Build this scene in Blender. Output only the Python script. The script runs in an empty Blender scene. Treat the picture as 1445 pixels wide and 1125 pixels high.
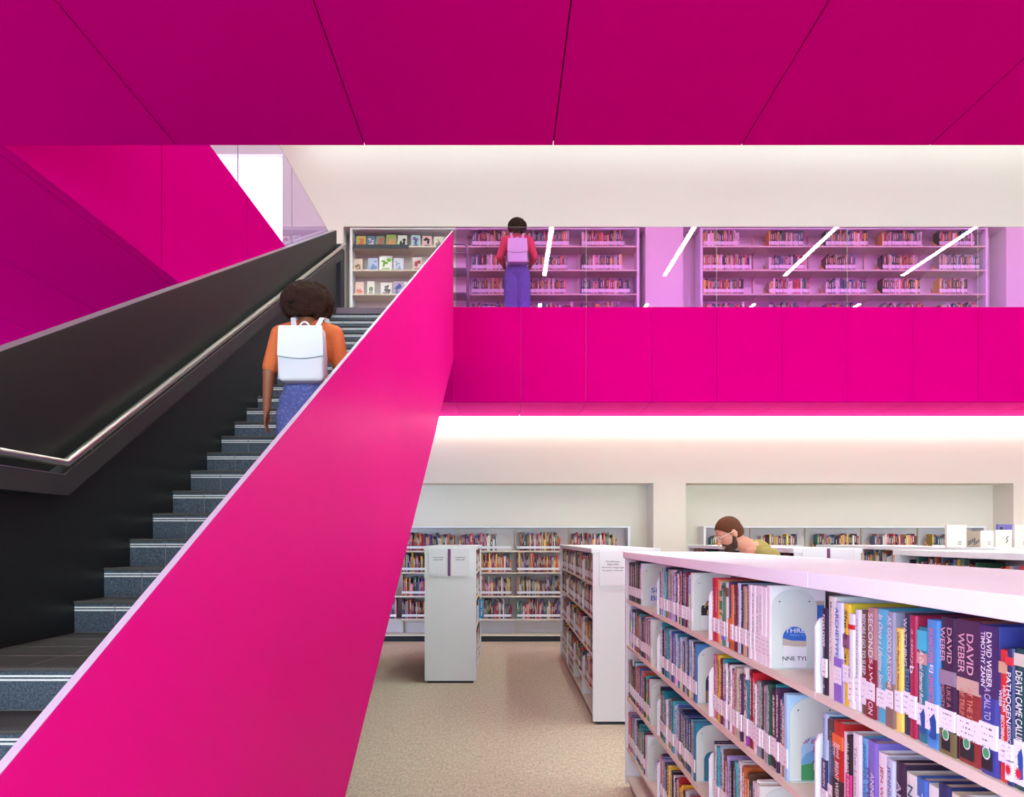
import bpy, bmesh, math, random
from mathutils import Vector, Matrix, Euler

random.seed(7)
scene = bpy.context.scene
C = scene.collection
PI = math.pi
EYE = 1.5
F = 1100.0

# ------------------------------------------------------------------ helpers
def srgb(r, g, b):
    def f(c):
        c /= 255.0
        return c / 12.92 if c <= 0.04045 else ((c + 0.055) / 1.055) ** 2.4
    return (f(r), f(g), f(b), 1.0)

MATS = {}
def mat(name, col, rough=0.6, metal=0.0, spec=0.5, bump=None, emit=None, estr=0.0, coat=0.0):
    m = bpy.data.materials.new(name)
    m.use_nodes = True
    nt = m.node_tree
    b = nt.nodes['Principled BSDF']
    b.inputs['Base Color'].default_value = col
    b.inputs['Roughness'].default_value = rough
    b.inputs['Metallic'].default_value = metal
    b.inputs['Specular IOR Level'].default_value = spec
    b.inputs['Coat Weight'].default_value = coat
    if emit:
        b.inputs['Emission Color'].default_value = emit
        b.inputs['Emission Strength'].default_value = estr
    if bump:
        sc, st = bump
        tc = nt.nodes.new('ShaderNodeTexCoord')
        n = nt.nodes.new('ShaderNodeTexNoise')
        n.inputs['Scale'].default_value = sc
        n.inputs['Detail'].default_value = 4
        bp = nt.nodes.new('ShaderNodeBump')
        bp.inputs['Strength'].default_value = st
        bp.inputs['Distance'].default_value = 0.02
        nt.links.new(tc.outputs['Object'], n.inputs['Vector'])
        nt.links.new(n.outputs['Fac'], bp.inputs['Height'])
        nt.links.new(bp.outputs['Normal'], b.inputs['Normal'])
    MATS[name] = m
    return m

def N(nt, kind, **kw):
    n = nt.nodes.new(kind)
    for k, v in kw.items():
        setattr(n, k, v)
    return n

def math_node(nt, op, a, b=None):
    n = nt.nodes.new('ShaderNodeMath'); n.operation = op
    for i, v in enumerate((a, b)):
        if v is None: continue
        if isinstance(v, (int, float)): n.inputs[i].default_value = v
        else: nt.links.new(v, n.inputs[i])
    return n.outputs[0]

def obj(name, bm, m, parent=None, smooth=False, loc=None):
    me = bpy.data.meshes.new(name)
    bmesh.ops.recalc_face_normals(bm, faces=bm.faces[:])
    bm.to_mesh(me); bm.free()
    return obj_me(name, me, m, parent, smooth, loc)

def obj_me(name, me, m, parent=None, smooth=False, loc=None):
    for mm in (m if isinstance(m, (list, tuple)) else [m]):
        if len(me.materials) < (len(m) if isinstance(m, (list, tuple)) else 1):
            me.materials.append(mm)
    if smooth:
        for p in me.polygons: p.use_smooth = True
    o = bpy.data.objects.new(name, me)
    C.objects.link(o)
    if parent is not None: o.parent = parent
    if loc is not None: o.location = loc
    return o

def tag(o, label, cat, group=None, kind=None):
    o['label'] = label; o['category'] = cat
    if group: o['group'] = group
    if kind: o['kind'] = kind
    return o

def thing(name, label, cat, loc=(0, 0, 0), group=None, rotz=0.0):
    o = bpy.data.objects.new(name, None); C.objects.link(o)
    o.empty_display_size = 0.1
    o.location = loc; o.rotation_euler = (0, 0, rotz)
    return tag(o, label, cat, group)

def struct(name, bm, m, label=None, parent=None):
    o = obj(name, bm, m, parent)
    if parent is None:
        o['kind'] = 'structure'
        if label: o['label'] = label
    return o

def B(): return bmesh.new()

def box(bm, x0, x1, y0, y1, z0, z1, mi=0, bev=0.0):
    vs = [bm.verts.new((x, y, z)) for x in (x0, x1) for y in (y0, y1) for z in (z0, z1)]
    idx = [(0, 1, 3, 2), (4, 6, 7, 5), (0, 4, 5, 1), (2, 3, 7, 6), (0, 2, 6, 4), (1, 5, 7, 3)]
    fs = [bm.faces.new([vs[i] for i in q]) for q in idx]
    for f in fs: f.material_index = mi
    if bev > 0:
        es = list({e for f in fs for e in f.edges})
        bmesh.ops.bevel(bm, geom=es, offset=bev, segments=2, affect='EDGES', profile=0.5)
    return bm

def bx(x0, x1, y0, y1, z0, z1, bev=0.0):
    return box(B(), x0, x1, y0, y1, z0, z1, 0, bev)

def prism(bm, pts, axis, a, b, mi=0):
    """extrude 2D polygon pts; axis 'x': pts are (y,z); 'y': (x,z); 'z': (x,y)."""
    def P(p, t):
        if axis == 'x': return (t, p[0], p[1])
        if axis == 'y': return (p[0], t, p[1])
        return (p[0], p[1], t)
    v0 = [bm.verts.new(P(p, a)) for p in pts]
    v1 = [bm.verts.new(P(p, b)) for p in pts]
    fs = [bm.faces.new(v0), bm.faces.new(v1[::-1])]
    n = len(pts)
    for i in range(n):
        fs.append(bm.faces.new((v0[i], v0[(i + 1) % n], v1[(i + 1) % n], v1[i])))
    for f in fs: f.material_index = mi
    return bm

def tube(bm, pts, r, seg=10, cap=True, closed=False):
    pts = [Vector(p) for p in pts]
    n = len(pts)
    rings = []
    up = Vector((0, 0, 1))
    for i, p in enumerate(pts):
        if closed:
            t = (pts[(i + 1) % n] - pts[i - 1]).normalized()
        else:
            t = (pts[min(i + 1, n - 1)] - pts[max(i - 1, 0)]).normalized()
        a = t.cross(up)
        if a.length < 1e-3: a = t.cross(Vector((1, 0, 0)))
        a.normalize(); b = t.cross(a).normalized()
        rr = r[i] if isinstance(r, (list, tuple)) else r
        k = 1.0
        if 0 < i < n - 1 and not closed:
            c = (pts[i] - pts[i - 1]).normalized().dot((pts[i + 1] - pts[i]).normalized())
            k = 1.0 / max(0.6, math.sqrt((1 + c) / 2))
        rings.append([bm.verts.new(p + (a * math.cos(2 * PI * j / seg) + b * math.sin(2 * PI * j / seg)) * rr) for j in range(seg)])
    m = n if closed else n - 1
    for i in range(m):
        A, D = rings[i], rings[(i + 1) % n]
        for j in range(seg):
            bm.faces.new((A[j], A[(j + 1) % seg], D[(j + 1) % seg], D[j]))
    if cap and not closed:
        bm.faces.new(rings[0]); bm.faces.new(rings[-1][::-1])
    return bm

def ellipsoid(bm, c, r, rot=None, u=16, v=10):
    M = Matrix.Translation(Vector(c))
    if rot is not None: M = M @ rot.to_4x4()
    M = M @ Matrix.Diagonal((r[0], r[1], r[2], 1.0))
    bmesh.ops.create_uvsphere(bm, u_segments=u, v_segments=v, radius=1.0, matrix=M)
    return bm

def capsule(bm, p0, p1, r0, r1, seg=14):
    p0, p1 = Vector(p0), Vector(p1)
    d = (p1 - p0)
    L = d.length
    q = d.to_track_quat('Z', 'Y').to_matrix().to_4x4()
    M = Matrix.Translation((p0 + p1) / 2) @ q
    bmesh.ops.create_cone(bm, cap_ends=True, segments=seg, radius1=r0, radius2=r1, depth=L, matrix=M)
    bmesh.ops.create_uvsphere(bm, u_segments=seg, v_segments=8, radius=r0, matrix=Matrix.Translation(p0))
    bmesh.ops.create_uvsphere(bm, u_segments=seg, v_segments=8, radius=r1, matrix=Matrix.Translation(p1))
    return bm

def chain(bm, pts, rad):
    for i in range(len(pts) - 1):
        capsule(bm, pts[i], pts[i + 1], rad[i], rad[i + 1])
    return bm

def organic(bm, voxel=0.008, it=6, fac=0.5):
    """fuse overlapping closed shapes into one continuous smooth mesh"""
    me = bpy.data.meshes.new('tmp'); bm.to_mesh(me); bm.free()
    o = bpy.data.objects.new('tmp', me); C.objects.link(o)
    r = o.modifiers.new('r', 'REMESH'); r.mode = 'VOXEL'; r.voxel_size = voxel
    s = o.modifiers.new('s', 'SMOOTH'); s.factor = fac; s.iterations = it
    dg = bpy.context.evaluated_depsgraph_get()
    out = bpy.data.meshes.new_from_object(o.evaluated_get(dg))
    bpy.data.objects.remove(o); bpy.data.meshes.remove(me)
    for p in out.polygons: p.use_smooth = True
    return out

TXT = {}
def text_me(s, shear=0.0):
    """mesh data of lettering, x from 0..w, centred in y, size 1"""
    key = (s, shear)
    if key not in TXT:
        cu = bpy.data.curves.new('t', 'FONT'); cu.body = s; cu.size = 1.0; cu.shear = shear; cu.offset = 0.010
        cu.align_x = 'CENTER'; cu.resolution_u = 3
        cu.space_line = 1.0
        o = bpy.data.objects.new('t', cu); C.objects.link(o)
        dg = bpy.context.evaluated_depsgraph_get()
        me = bpy.data.meshes.new_from_object(o.evaluated_get(dg))
        bpy.data.objects.remove(o); bpy.data.curves.remove(cu)
        xs = [v.co.x for v in me.vertices]; ys = [v.co.y for v in me.vertices]
        cx, cy = (min(xs) + max(xs)) / 2, (min(ys) + max(ys)) / 2
        for v in me.vertices: v.co.x -= cx; v.co.y -= cy
        TXT[key] = (me, max(xs) - min(xs), max(ys) - min(ys))
    return TXT[key]

def lettering(name, s, m, parent, origin, ax, ay, w, h, shear=0.0):
    """flat letters centred on origin, filling w x h along unit axes ax, ay"""
    src, tw, th = text_me(s, shear)
    me = src.copy(); me.name = name; me.materials.clear()
    ax, ay, o = Vector(ax), Vector(ay), Vector(origin)
    for v in me.vertices:
        x, y = v.co.x / tw * w, v.co.y / th * h
        v.co = o + ax * x + ay * y
    return obj_me(name, me, m, parent)

# ------------------------------------------------------------------ materials
def pink_mat(name, gloss):
    """matt saturated magenta paint, optionally under a thin satin coat"""
    m = bpy.data.materials.new(name); m.use_nodes = True
    nt = m.node_tree; nt.nodes.clear()
    out = N(nt, 'ShaderNodeOutputMaterial'); d = N(nt, 'ShaderNodeBsdfDiffuse')
    tc = N(nt, 'ShaderNodeTexCoord'); n = N(nt, 'ShaderNodeTexNoise')
    n.inputs['Scale'].default_value = 1.3; n.inputs['Detail'].default_value = 3
    nt.links.new(tc.outputs['Object'], n.inputs['Vector'])
    c = N(nt, 'ShaderNodeMix'); c.data_type = 'RGBA'
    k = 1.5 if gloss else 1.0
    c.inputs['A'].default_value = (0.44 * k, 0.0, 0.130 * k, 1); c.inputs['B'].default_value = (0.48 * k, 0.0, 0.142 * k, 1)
    nt.links.new(n.outputs['Fac'], c.inputs['Factor']); nt.links.new(c.outputs['Result'], d.inputs['Color'])
    if not gloss:
        nt.links.new(d.outputs[0], out.inputs['Surface']); return m
    g = N(nt, 'ShaderNodeBsdfGlossy'); g.inputs['Color'].default_value = (1, 0.8, 0.86, 1)
    r = N(nt, 'ShaderNodeMapRange'); r.inputs['To Min'].default_value = 0.28; r.inputs['To Max'].default_value = 0.40
    nt.links.new(n.outputs['Fac'], r.inputs['Value']); nt.links.new(r.outputs['Result'], g.inputs['Roughness'])
    if gloss == 'satin':
        fr = N(nt, 'ShaderNodeFresnel'); fr.inputs['IOR'].default_value = 1.5
        mx = N(nt, 'ShaderNodeMixShader'); g.inputs['Color'].default_value = (1, 0.10, 0.62, 1); nt.links.new(math_node(nt, 'MULTIPLY', fr.outputs[0], 0.42), mx.inputs[0]); nt.links.new(d.outputs[0], mx.inputs[1]); nt.links.new(g.outputs[0], mx.inputs[2])
        nt.links.new(mx.outputs[0], out.inputs['Surface'])
        return m
    lw = N(nt, 'ShaderNodeLayerWeight'); lw.inputs['Blend'].default_value = 0.35
    f = math_node(nt, 'ADD', math_node(nt, 'MULTIPLY', lw.outputs['Facing'], 0.06), 0.006)
    mx = N(nt, 'ShaderNodeMixShader'); nt.links.new(f, mx.inputs[0]); nt.links.new(d.outputs[0], mx.inputs[1]); nt.links.new(g.outputs[0], mx.inputs[2])
    nt.links.new(mx.outputs[0], out.inputs['Surface'])
    return m
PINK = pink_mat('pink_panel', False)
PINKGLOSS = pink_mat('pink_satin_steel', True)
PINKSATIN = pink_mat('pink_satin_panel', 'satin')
PINKGAP = mat('pink_joint', (0.22, 0.0, 0.06, 1), 0.8)
PALEEDGE = mat('pale_lilac_edge', srgb(176, 156, 180), 0.5)
WHITEW = mat('white_wall_paint', srgb(236, 230, 224), 0.75, bump=(60, 0.02))
WARMW = mat('lower_wall_paint', srgb(232, 222, 208), 0.75, bump=(60, 0.02))
GREYW = mat('recess_wall_paint', srgb(230, 222, 208), 0.75)
BLACK = mat('black_steel', srgb(20, 21, 19), 0.42, 0, 0.35, bump=(3, 0.05))
NAVYB = mat('dark_navy_paint', srgb(26, 28, 44), 0.6)
SHELFW = mat('white_steel_shelving', srgb(238, 240, 244), 0.6, 0, 0.3)
SHELFC = mat('cream_shelf', srgb(228, 216, 198), 0.5)
BACKP = mat('pale_back_panel', srgb(232, 222, 224), 0.6)
TAN = mat('tan_bookend', srgb(222, 178, 128), 0.5)
KICK = mat('black_plinth', srgb(22, 28, 38), 0.5)
STEEL = mat('brushed_steel', srgb(225, 218, 208), 0.28, 1.0)
GREYFRAME = mat('grey_tube', srgb(120, 118, 128), 0.4)
DARKGREY = mat('charcoal', srgb(52, 58, 66), 0.5)
PAGES = mat('book_pages', srgb(226, 222, 212), 0.85)
LABELW = mat('white_label', srgb(240, 240, 242), 0.5)
INK = mat('black_ink', srgb(30, 30, 34), 0.6)
BOOKEND = mat('pale_green_steel', srgb(214, 224, 216), 0.4)
PURPLE = mat('purple_strip', srgb(110, 20, 100), 0.4)
SIGNW = mat('sign_white', srgb(232, 230, 236), 0.35)
SIGNTXT = mat('sign_grey_text', srgb(105, 102, 110), 0.6)
BLUESIGN = mat('blue_sign', srgb(40, 130, 190), 0.4)
SKIND = mat('brown_skin', srgb(150, 88, 62), 0.5)
SKINL = mat('light_skin', srgb(214, 150, 126), 0.5)
RUST = mat('rust_top', srgb(206, 104, 52), 0.8, bump=(90, 0.2))
RUSTPINK = mat('rust_top_pink_reflection', srgb(206, 60, 80), 0.8)  # same rust top, with the glass's pink reflection put into its colour
OLIVE = mat('olive_tee', srgb(156, 139, 70), 0.85, bump=(80, 0.15))
HAIRD = mat('dark_curly_hair', srgb(46, 25, 16), 0.85, 0, 0.15, bump=(70, 1.0))
HAIRB = mat('brown_short_hair', srgb(98, 55, 32), 0.7, 0, 0.2, bump=(120, 0.6))
BEARD = mat('brown_beard', srgb(78, 56, 46), 0.8, bump=(150, 0.8))
LEATHER = mat('white_leather', srgb(206, 209, 212), 0.45)
SEAM = mat('grey_seam', srgb(150, 152, 160), 0.6)
SHOE = mat('white_shoe', srgb(210, 208, 205), 0.6)
JEAN = mat('dark_jeans', srgb(44, 52, 70), 0.85)

def pattern_trousers():
    m = mat('blue_patterned_trousers', srgb(70, 78, 140), 0.85)
    nt = m.node_tree; b = nt.nodes['Principled BSDF']
    tc = N(nt, 'ShaderNodeTexCoord'); v = N(nt, 'ShaderNodeTexVoronoi'); v.inputs['Scale'].default_value = 55
    r = N(nt, 'ShaderNodeValToRGB')
    r.color_ramp.elements[0].color = srgb(112, 120, 178); r.color_ramp.elements[0].position = 0.2
    r.color_ramp.elements[1].color = srgb(84, 92, 154); r.color_ramp.elements[1].position = 0.5
    nt.links.new(tc.outputs['Object'], v.inputs['Vector']); nt.links.new(v.outputs['Distance'], r.inputs['Fac'])
    nt.links.new(r.outputs['Color'], b.inputs['Base Color'])
    return m
TROUS = pattern_trousers()

def carpet():
    m = mat('beige_carpet', srgb(186, 165, 146), 0.95, spec=0.1)
    nt = m.node_tree; b = nt.nodes['Principled BSDF']
    tc = N(nt, 'ShaderNodeTexCoord')
    mp = N(nt, 'ShaderNodeMapping'); mp.inputs['Scale'].default_value = (1.0, 0.35, 1)
    n1 = N(nt, 'ShaderNodeTexNoise'); n1.inputs['Scale'].default_value = 60; n1.inputs['Detail'].default_value = 5; n1.inputs['Roughness'].default_value = 0.75
    n2 = N(nt, 'ShaderNodeTexWave'); n2.bands_direction = 'DIAGONAL'; n2.inputs['Scale'].default_value = 22; n2.inputs['Distortion'].default_value = 6; n2.inputs['Detail'].default_value = 3; n2.inputs['Detail Scale'].default_value = 4
    nt.links.new(tc.outputs['Object'], mp.inputs['Vector'])
    nt.links.new(mp.outputs['Vector'], n1.inputs['Vector']); nt.links.new(tc.outputs['Object'], n2.inputs['Vector'])
    s = math_node(nt, 'MULTIPLY', n2.outputs['Fac'], 0.35)
    s = math_node(nt, 'ADD', s, n1.outputs['Fac'])
    r = N(nt, 'ShaderNodeValToRGB')
    r.color_ramp.elements[0].position = 0.4; r.color_ramp.elements[0].color = srgb(168, 150, 130)
    r.color_ramp.elements[1].position = 0.95; r.color_ramp.elements[1].color = srgb(228, 210, 188)
    nt.links.new(s, r.inputs['Fac']); nt.links.new(r.outputs['Color'], b.inputs['Base Color'])
    bp = N(nt, 'ShaderNodeBump'); bp.inputs['Strength'].default_value = 0.4; bp.inputs['Distance'].default_value = 0.01
    nt.links.new(n1.outputs['Fac'], bp.inputs['Height']); nt.links.new(bp.outputs['Normal'], b.inputs['Normal'])
    return m
CARPET = carpet()

def tile(name, c0, c1, rough):
    m = mat(name, c0, rough)
    nt = m.node_tree; b = nt.nodes['Principled BSDF']
    tc = N(nt, 'ShaderNodeTexCoord'); n = N(nt, 'ShaderNodeTexNoise')
    n.inputs['Scale'].default_value = 130; n.inputs['Detail'].default_value = 4
    r = N(nt, 'ShaderNodeValToRGB')
    r.color_ramp.elements[0].position = 0.35; r.color_ramp.elements[0].color = c0
    r.color_ramp.elements[1].position = 0.68; r.color_ramp.elements[1].color = c1
    nt.links.new(tc.outputs['Object'], n.inputs['Vector']); nt.links.new(n.outputs['Fac'], r.inputs['Fac'])
    nt.links.new(r.outputs['Color'], b.inputs['Base Color'])
    return m
TREAD = tile('dark_tread_tile', srgb(46, 42, 40), srgb(66, 62, 60), 0.55)
RISER = tile('blue_black_riser_tile', srgb(42, 50, 62), srgb(84, 100, 122), 0.55)
GROUT = mat('tile_grout', srgb(128, 124, 120), 0.8)
STRIPE = mat('white_nosing_stripe', srgb(232, 234, 238), 0.5)
NOSE = mat('dark_nosing', srgb(70, 68, 68), 0.5)

def glass(name, tint):
    m = bpy.data.materials.new(name); m.use_nodes = True
    nt = m.node_tree; nt.nodes.clear()
    out = N(nt, 'ShaderNodeOutputMaterial')
    ge = N(nt, 'ShaderNodeNewGeometry')
    tc = N(nt, 'ShaderNodeMix'); tc.data_type = 'RGBA'
    tc.inputs['A'].default_value = tint; tc.inputs['B'].default_value = (1, 1, 1, 1)
    nt.links.new(ge.outputs['Backfacing'], tc.inputs['Factor'])
    tr = N(nt, 'ShaderNodeBsdfTransparent'); nt.links.new(tc.outputs['Result'], tr.inputs['Color'])
    gl = N(nt, 'ShaderNodeBsdfGlossy'); gl.inputs['Roughness'].default_value = 0.0; gl.inputs['Color'].default_value = (1, 1, 1, 1)
    fr = N(nt, 'ShaderNodeFresnel'); fr.inputs['IOR'].default_value = 1.5
    fac = math_node(nt, 'MULTIPLY', math_node(nt, 'MULTIPLY', fr.outputs[0], 1.6), math_node(nt, 'SUBTRACT', 1.0, ge.outputs['Backfacing']))
    mx = N(nt, 'ShaderNodeMixShader')
    nt.links.new(fac, mx.inputs[0]); nt.links.new(tr.outputs[0], mx.inputs[1]); nt.links.new(gl.outputs[0], mx.inputs[2])
    nt.links.new(mx.outputs[0], out.inputs['Surface'])
    return m
GLASS = glass('tinted_glass_pink_reflection', (0.95, 0.38, 1.0, 1))  # same glass as the side panes, pink reflection put into the tint
GLASSL = glass('tinted_lilac_glass', (0.74, 0.52, 1.0, 1))
GLASSEDGE = mat('glass_edge', srgb(150, 140, 150), 0.3)
LAMP = mat('lamp_diffuser', (1, 1, 1, 1), 0.5, emit=(0.80, 1.0, 0.94, 1), estr=98.0)
FILLLAMP = mat('added_fill_diffuser', (1, 1, 1, 1), 0.5, emit=(0.80, 1.0, 0.94, 1), estr=19.0)  # glow of the added fill lights overhead
COVEUP = mat('upper_cove_strip', (1, 1, 1, 1), 0.5, emit=(0.84, 1.0, 0.95, 1), estr=9.0)
COVE = mat('cove_strip_light', (1, 1, 1, 1), 0.5, emit=(1.0, 0.97, 0.86, 1), estr=60.0)
DAYPANE = mat('bright_window_pane', (1, 1, 1, 1), 0.5, emit=(0.93, 0.96, 1.0, 1), estr=4.0)

def cover_mat(name, marks):
    m = mat(name, (0.5, 0.5, 0.5, 1), 0.38, 0, 0.5)
    nt = m.node_tree; b = nt.nodes['Principled BSDF']
    oi = N(nt, 'ShaderNodeObjectInfo')
    if not marks:
        nt.links.new(oi.outputs['Color'], b.inputs['Base Color'])
        return m
    tc = N(nt, 'ShaderNodeTexCoord'); sp = N(nt, 'ShaderNodeSeparateXYZ')
    nt.links.new(tc.outputs['Generated'], sp.inputs[0])
    rnd = oi.outputs['Random']
    gx, gy, gz = sp.outputs
    # block of a second colour on part of the jacket
    hs = N(nt, 'ShaderNodeHueSaturation'); hs.inputs['Saturation'].default_value = 0.9
    r7 = math_node(nt, 'FRACT', math_node(nt, 'MULTIPLY', rnd, 7.31))
    r13 = math_node(nt, 'FRACT', math_node(nt, 'MULTIPLY', rnd, 13.77))
    r29 = math_node(nt, 'FRACT', math_node(nt, 'MULTIPLY', rnd, 29.13))
    nt.links.new(r7, hs.inputs['Hue'])
    nt.links.new(math_node(nt, 'ADD', math_node(nt, 'MULTIPLY', r13, 1.1), 0.35), hs.inputs['Value'])
    nt.links.new(oi.outputs['Color'], hs.inputs['Color'])
    edge = math_node(nt, 'ADD', math_node(nt, 'MULTIPLY', r29, 0.5), 0.25)
    blk = math_node(nt, 'MULTIPLY', math_node(nt, 'LESS_THAN', gz, edge), math_node(nt, 'GREATER_THAN', r13, 0.55))
    mx = N(nt, 'ShaderNodeMix'); mx.data_type = 'RGBA'
    nt.links.new(blk, mx.inputs['Factor']); nt.links.new(oi.outputs['Color'], mx.inputs['A']); nt.links.new(hs.outputs['Color'], mx.inputs['B'])
    # picture mottling on jackets
    cmb = N(nt, 'ShaderNodeCombineXYZ')
    nt.links.new(math_node(nt, 'MULTIPLY', gz, 6.0), cmb.inputs[2]); nt.links.new(math_node(nt, 'MULTIPLY', gx, 3.0), cmb.inputs[0])
    nt.links.new(math_node(nt, 'ADD', gy, math_node(nt, 'MULTIPLY', rnd, 90.0)), cmb.inputs[1])
    pic = N(nt, 'ShaderNodeTexNoise'); pic.inputs['Scale'].default_value = 1.6; pic.inputs['Detail'].default_value = 4
    nt.links.new(cmb.outputs[0], pic.inputs['Vector'])
    pr = N(nt, 'ShaderNodeMapRange'); pr.inputs['From Min'].default_value = 0.3; pr.inputs['From Max'].default_value = 0.7
    pr.inputs['To Min'].default_value = 0.72; pr.inputs['To Max'].default_value = 1.25
    nt.links.new(pic.outputs['Fac'], pr.inputs['Value'])
    mul = N(nt, 'ShaderNodeMix'); mul.data_type = 'RGBA'; mul.blend_type = 'MULTIPLY'; mul.inputs['Factor'].default_value = 1.0
    nt.links.new(mx.outputs['Result'], mul.inputs['A']); nt.links.new(pr.outputs['Result'], mul.inputs['B'])
    # rows of unreadable small lettering running down the spine
    c2 = N(nt, 'ShaderNodeCombineXYZ')
    nt.links.new(math_node(nt, 'ADD', math_node(nt, 'MULTIPLY', gz, 34.0), math_node(nt, 'MULTIPLY', rnd, 200.0)), c2.inputs[2])
    nt.links.new(math_node(nt, 'MULTIPLY', gy, 3.0), c2.inputs[1])
    tn = N(nt, 'ShaderNodeTexNoise'); tn.inputs['Scale'].default_value = 1.3; tn.inputs['Detail'].default_value = 2
    nt.links.new(c2.outputs[0], tn.inputs['Vector'])
    onsp = math_node(nt, 'LESS_THAN', gx, 0.06)
    wid = math_node(nt, 'LESS_THAN', math_node(nt, 'ABSOLUTE', math_node(nt, 'SUBTRACT', gy, 0.5)), math_node(nt, 'ADD', math_node(nt, 'MULTIPLY', r7, 0.18), 0.14))
    zlo = math_node(nt, 'GREATER_THAN', gz, 0.42); zhi = math_node(nt, 'LESS_THAN', gz, 0.92)
    t = math_node(nt, 'GREATER_THAN', tn.outputs['Fac'], 0.47)
    for k in (onsp, wid, zlo, zhi): t = math_node(nt, 'MULTIPLY', t, k)
    # letters are pale on dark jackets, dark on pale ones
    bw = N(nt, 'ShaderNodeRGBToBW'); nt.links.new(mx.outputs['Result'], bw.inputs[0])
    light = math_node(nt, 'LESS_THAN', bw.outputs[0], 0.3)
    lc = N(nt, 'ShaderNodeMix'); lc.data_type = 'RGBA'
    lc.inputs['A'].default_value = srgb(44, 44, 70); lc.inputs['B'].default_value = srgb(236, 228, 214)
    nt.links.new(light, lc.inputs['Factor'])
    fin = N(nt, 'ShaderNodeMix'); fin.data_type = 'RGBA'
    nt.links.new(t, fin.inputs['Factor']); nt.links.new(mul.outputs['Result'], fin.inputs['A']); nt.links.new(lc.outputs['Result'], fin.inputs['B'])
    nt.links.new(fin.outputs['Result'], b.inputs['Base Color'])
    return m
COVER = cover_mat('book_jacket', True)
COVERP = cover_mat('book_jacket_plain', False)

def vcol_mat(name):
    m = mat(name, (0.5, 0.5, 0.5, 1), 0.5)
    nt = m.node_tree
    a = N(nt, 'ShaderNodeAttribute'); a.attribute_name = 'Col'
    nt.links.new(a.outputs['Color'], nt.nodes['Principled BSDF'].inputs['Base Color'])
    return m
SHELVED = vcol_mat('shelved_book_jackets')

def label_mat():
    m = mat('spine_label_print', srgb(240, 240, 242), 0.5)
    nt = m.node_tree; b = nt.nodes['Principled BSDF']
    tc = N(nt, 'ShaderNodeTexCoord'); sp = N(nt, 'ShaderNodeSeparateXYZ'); nt.links.new(tc.outputs['Generated'], sp.inputs[0])
    oi = N(nt, 'ShaderNodeObjectInfo')
    rows = math_node(nt, 'LESS_THAN', math_node(nt, 'FRACT', math_node(nt, 'MULTIPLY', sp.outputs[2], 4.0)), 0.28)
    c = N(nt, 'ShaderNodeCombineXYZ')
    nt.links.new(math_node(nt, 'MULTIPLY', sp.outputs[1], 7.0), c.inputs[0]); nt.links.new(math_node(nt, 'FLOOR', math_node(nt, 'MULTIPLY', sp.outputs[2], 4.0)), c.inputs[1])
    nt.links.new(math_node(nt, 'MULTIPLY', oi.outputs['Random'], 80.0), c.inputs[2])
    n = N(nt, 'ShaderNodeTexNoise'); n.inputs['Scale'].default_value = 2.1; nt.links.new(c.outputs[0], n.inputs['Vector'])
    t = math_node(nt, 'MULTIPLY', rows, math_node(nt, 'GREATER_THAN', n.outputs['Fac'], 0.56))
    t = math_node(nt, 'MULTIPLY', t, math_node(nt, 'LESS_THAN', math_node(nt, 'ABSOLUTE', math_node(nt, 'SUBTRACT', sp.outputs[1], 0.5)), 0.33))
    mx = N(nt, 'ShaderNodeMix'); mx.data_type = 'RGBA'; mx.inputs['A'].default_value = srgb(240, 240, 242); mx.inputs['B'].default_value = srgb(90, 90, 96)
    nt.links.new(t, mx.inputs['Factor']); nt.links.new(mx.outputs['Result'], b.inputs['Base Color'])
    return m
SPLABEL = label_mat()

def barcode_mat():
    m = mat('barcode_sticker', srgb(235, 240, 242), 0.4)
    nt = m.node_tree; b = nt.nodes['Principled BSDF']
    tc = N(nt, 'ShaderNodeTexCoord'); sp = N(nt, 'ShaderNodeSeparateXYZ'); nt.links.new(tc.outputs['Generated'], sp.inputs[0])
    c = N(nt, 'ShaderNodeCombineXYZ'); nt.links.new(math_node(nt, 'MULTIPLY', sp.outputs[0], 40.0), c.inputs[0])
    n = N(nt, 'ShaderNodeTexNoise'); n.inputs['Scale'].default_value = 1.0; nt.links.new(c.outputs[0], n.inputs['Vector'])
    t = math_node(nt, 'GREATER_THAN', n.outputs['Fac'], 0.5)
    for k in (math_node(nt, 'GREATER_THAN', sp.outputs[0], 0.12), math_node(nt, 'LESS_THAN', sp.outputs[0], 0.88), math_node(nt, 'GREATER_THAN', sp.outputs[2], 0.3), math_node(nt, 'LESS_THAN', sp.outputs[2], 0.8)):
        t = math_node(nt, 'MULTIPLY', t, k)
    mx = N(nt, 'ShaderNodeMix'); mx.data_type = 'RGBA'; mx.inputs['A'].default_value = srgb(235, 240, 242); mx.inputs['B'].default_value = srgb(70, 100, 120)
    nt.links.new(t, mx.inputs['Factor']); nt.links.new(mx.outputs['Result'], b.inputs['Base Color'])
    return m
BARCODE = barcode_mat()

_cm = {}
def cmat(r, g, b, rough=0.45):
    k = (r, g, b)
    if k not in _cm: _cm[k] = mat('print_%d_%d_%d' % k, srgb(r, g, b), rough)
    return _cm[k]

# ------------------------------------------------------------------ dimensions
YF = 9.89          # plane of the balcony fascia and its glass
HS = 3.226         # underside of the upper floor
H2 = 4.43          # upper floor level
YN = 3.42          # near edge of the void
XL = -2.21         # left edge of the void
XR = 8.6
JX = [-0.611 + 0.827 * n for n in range(-9, 12)]      # panel joints

# ------------------------------------------------------------------ shell
struct('floor', bx(-9, 9.2, -6, 12.2, -0.1, 0), CARPET, 'beige carpet floor of the lower library')

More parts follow.
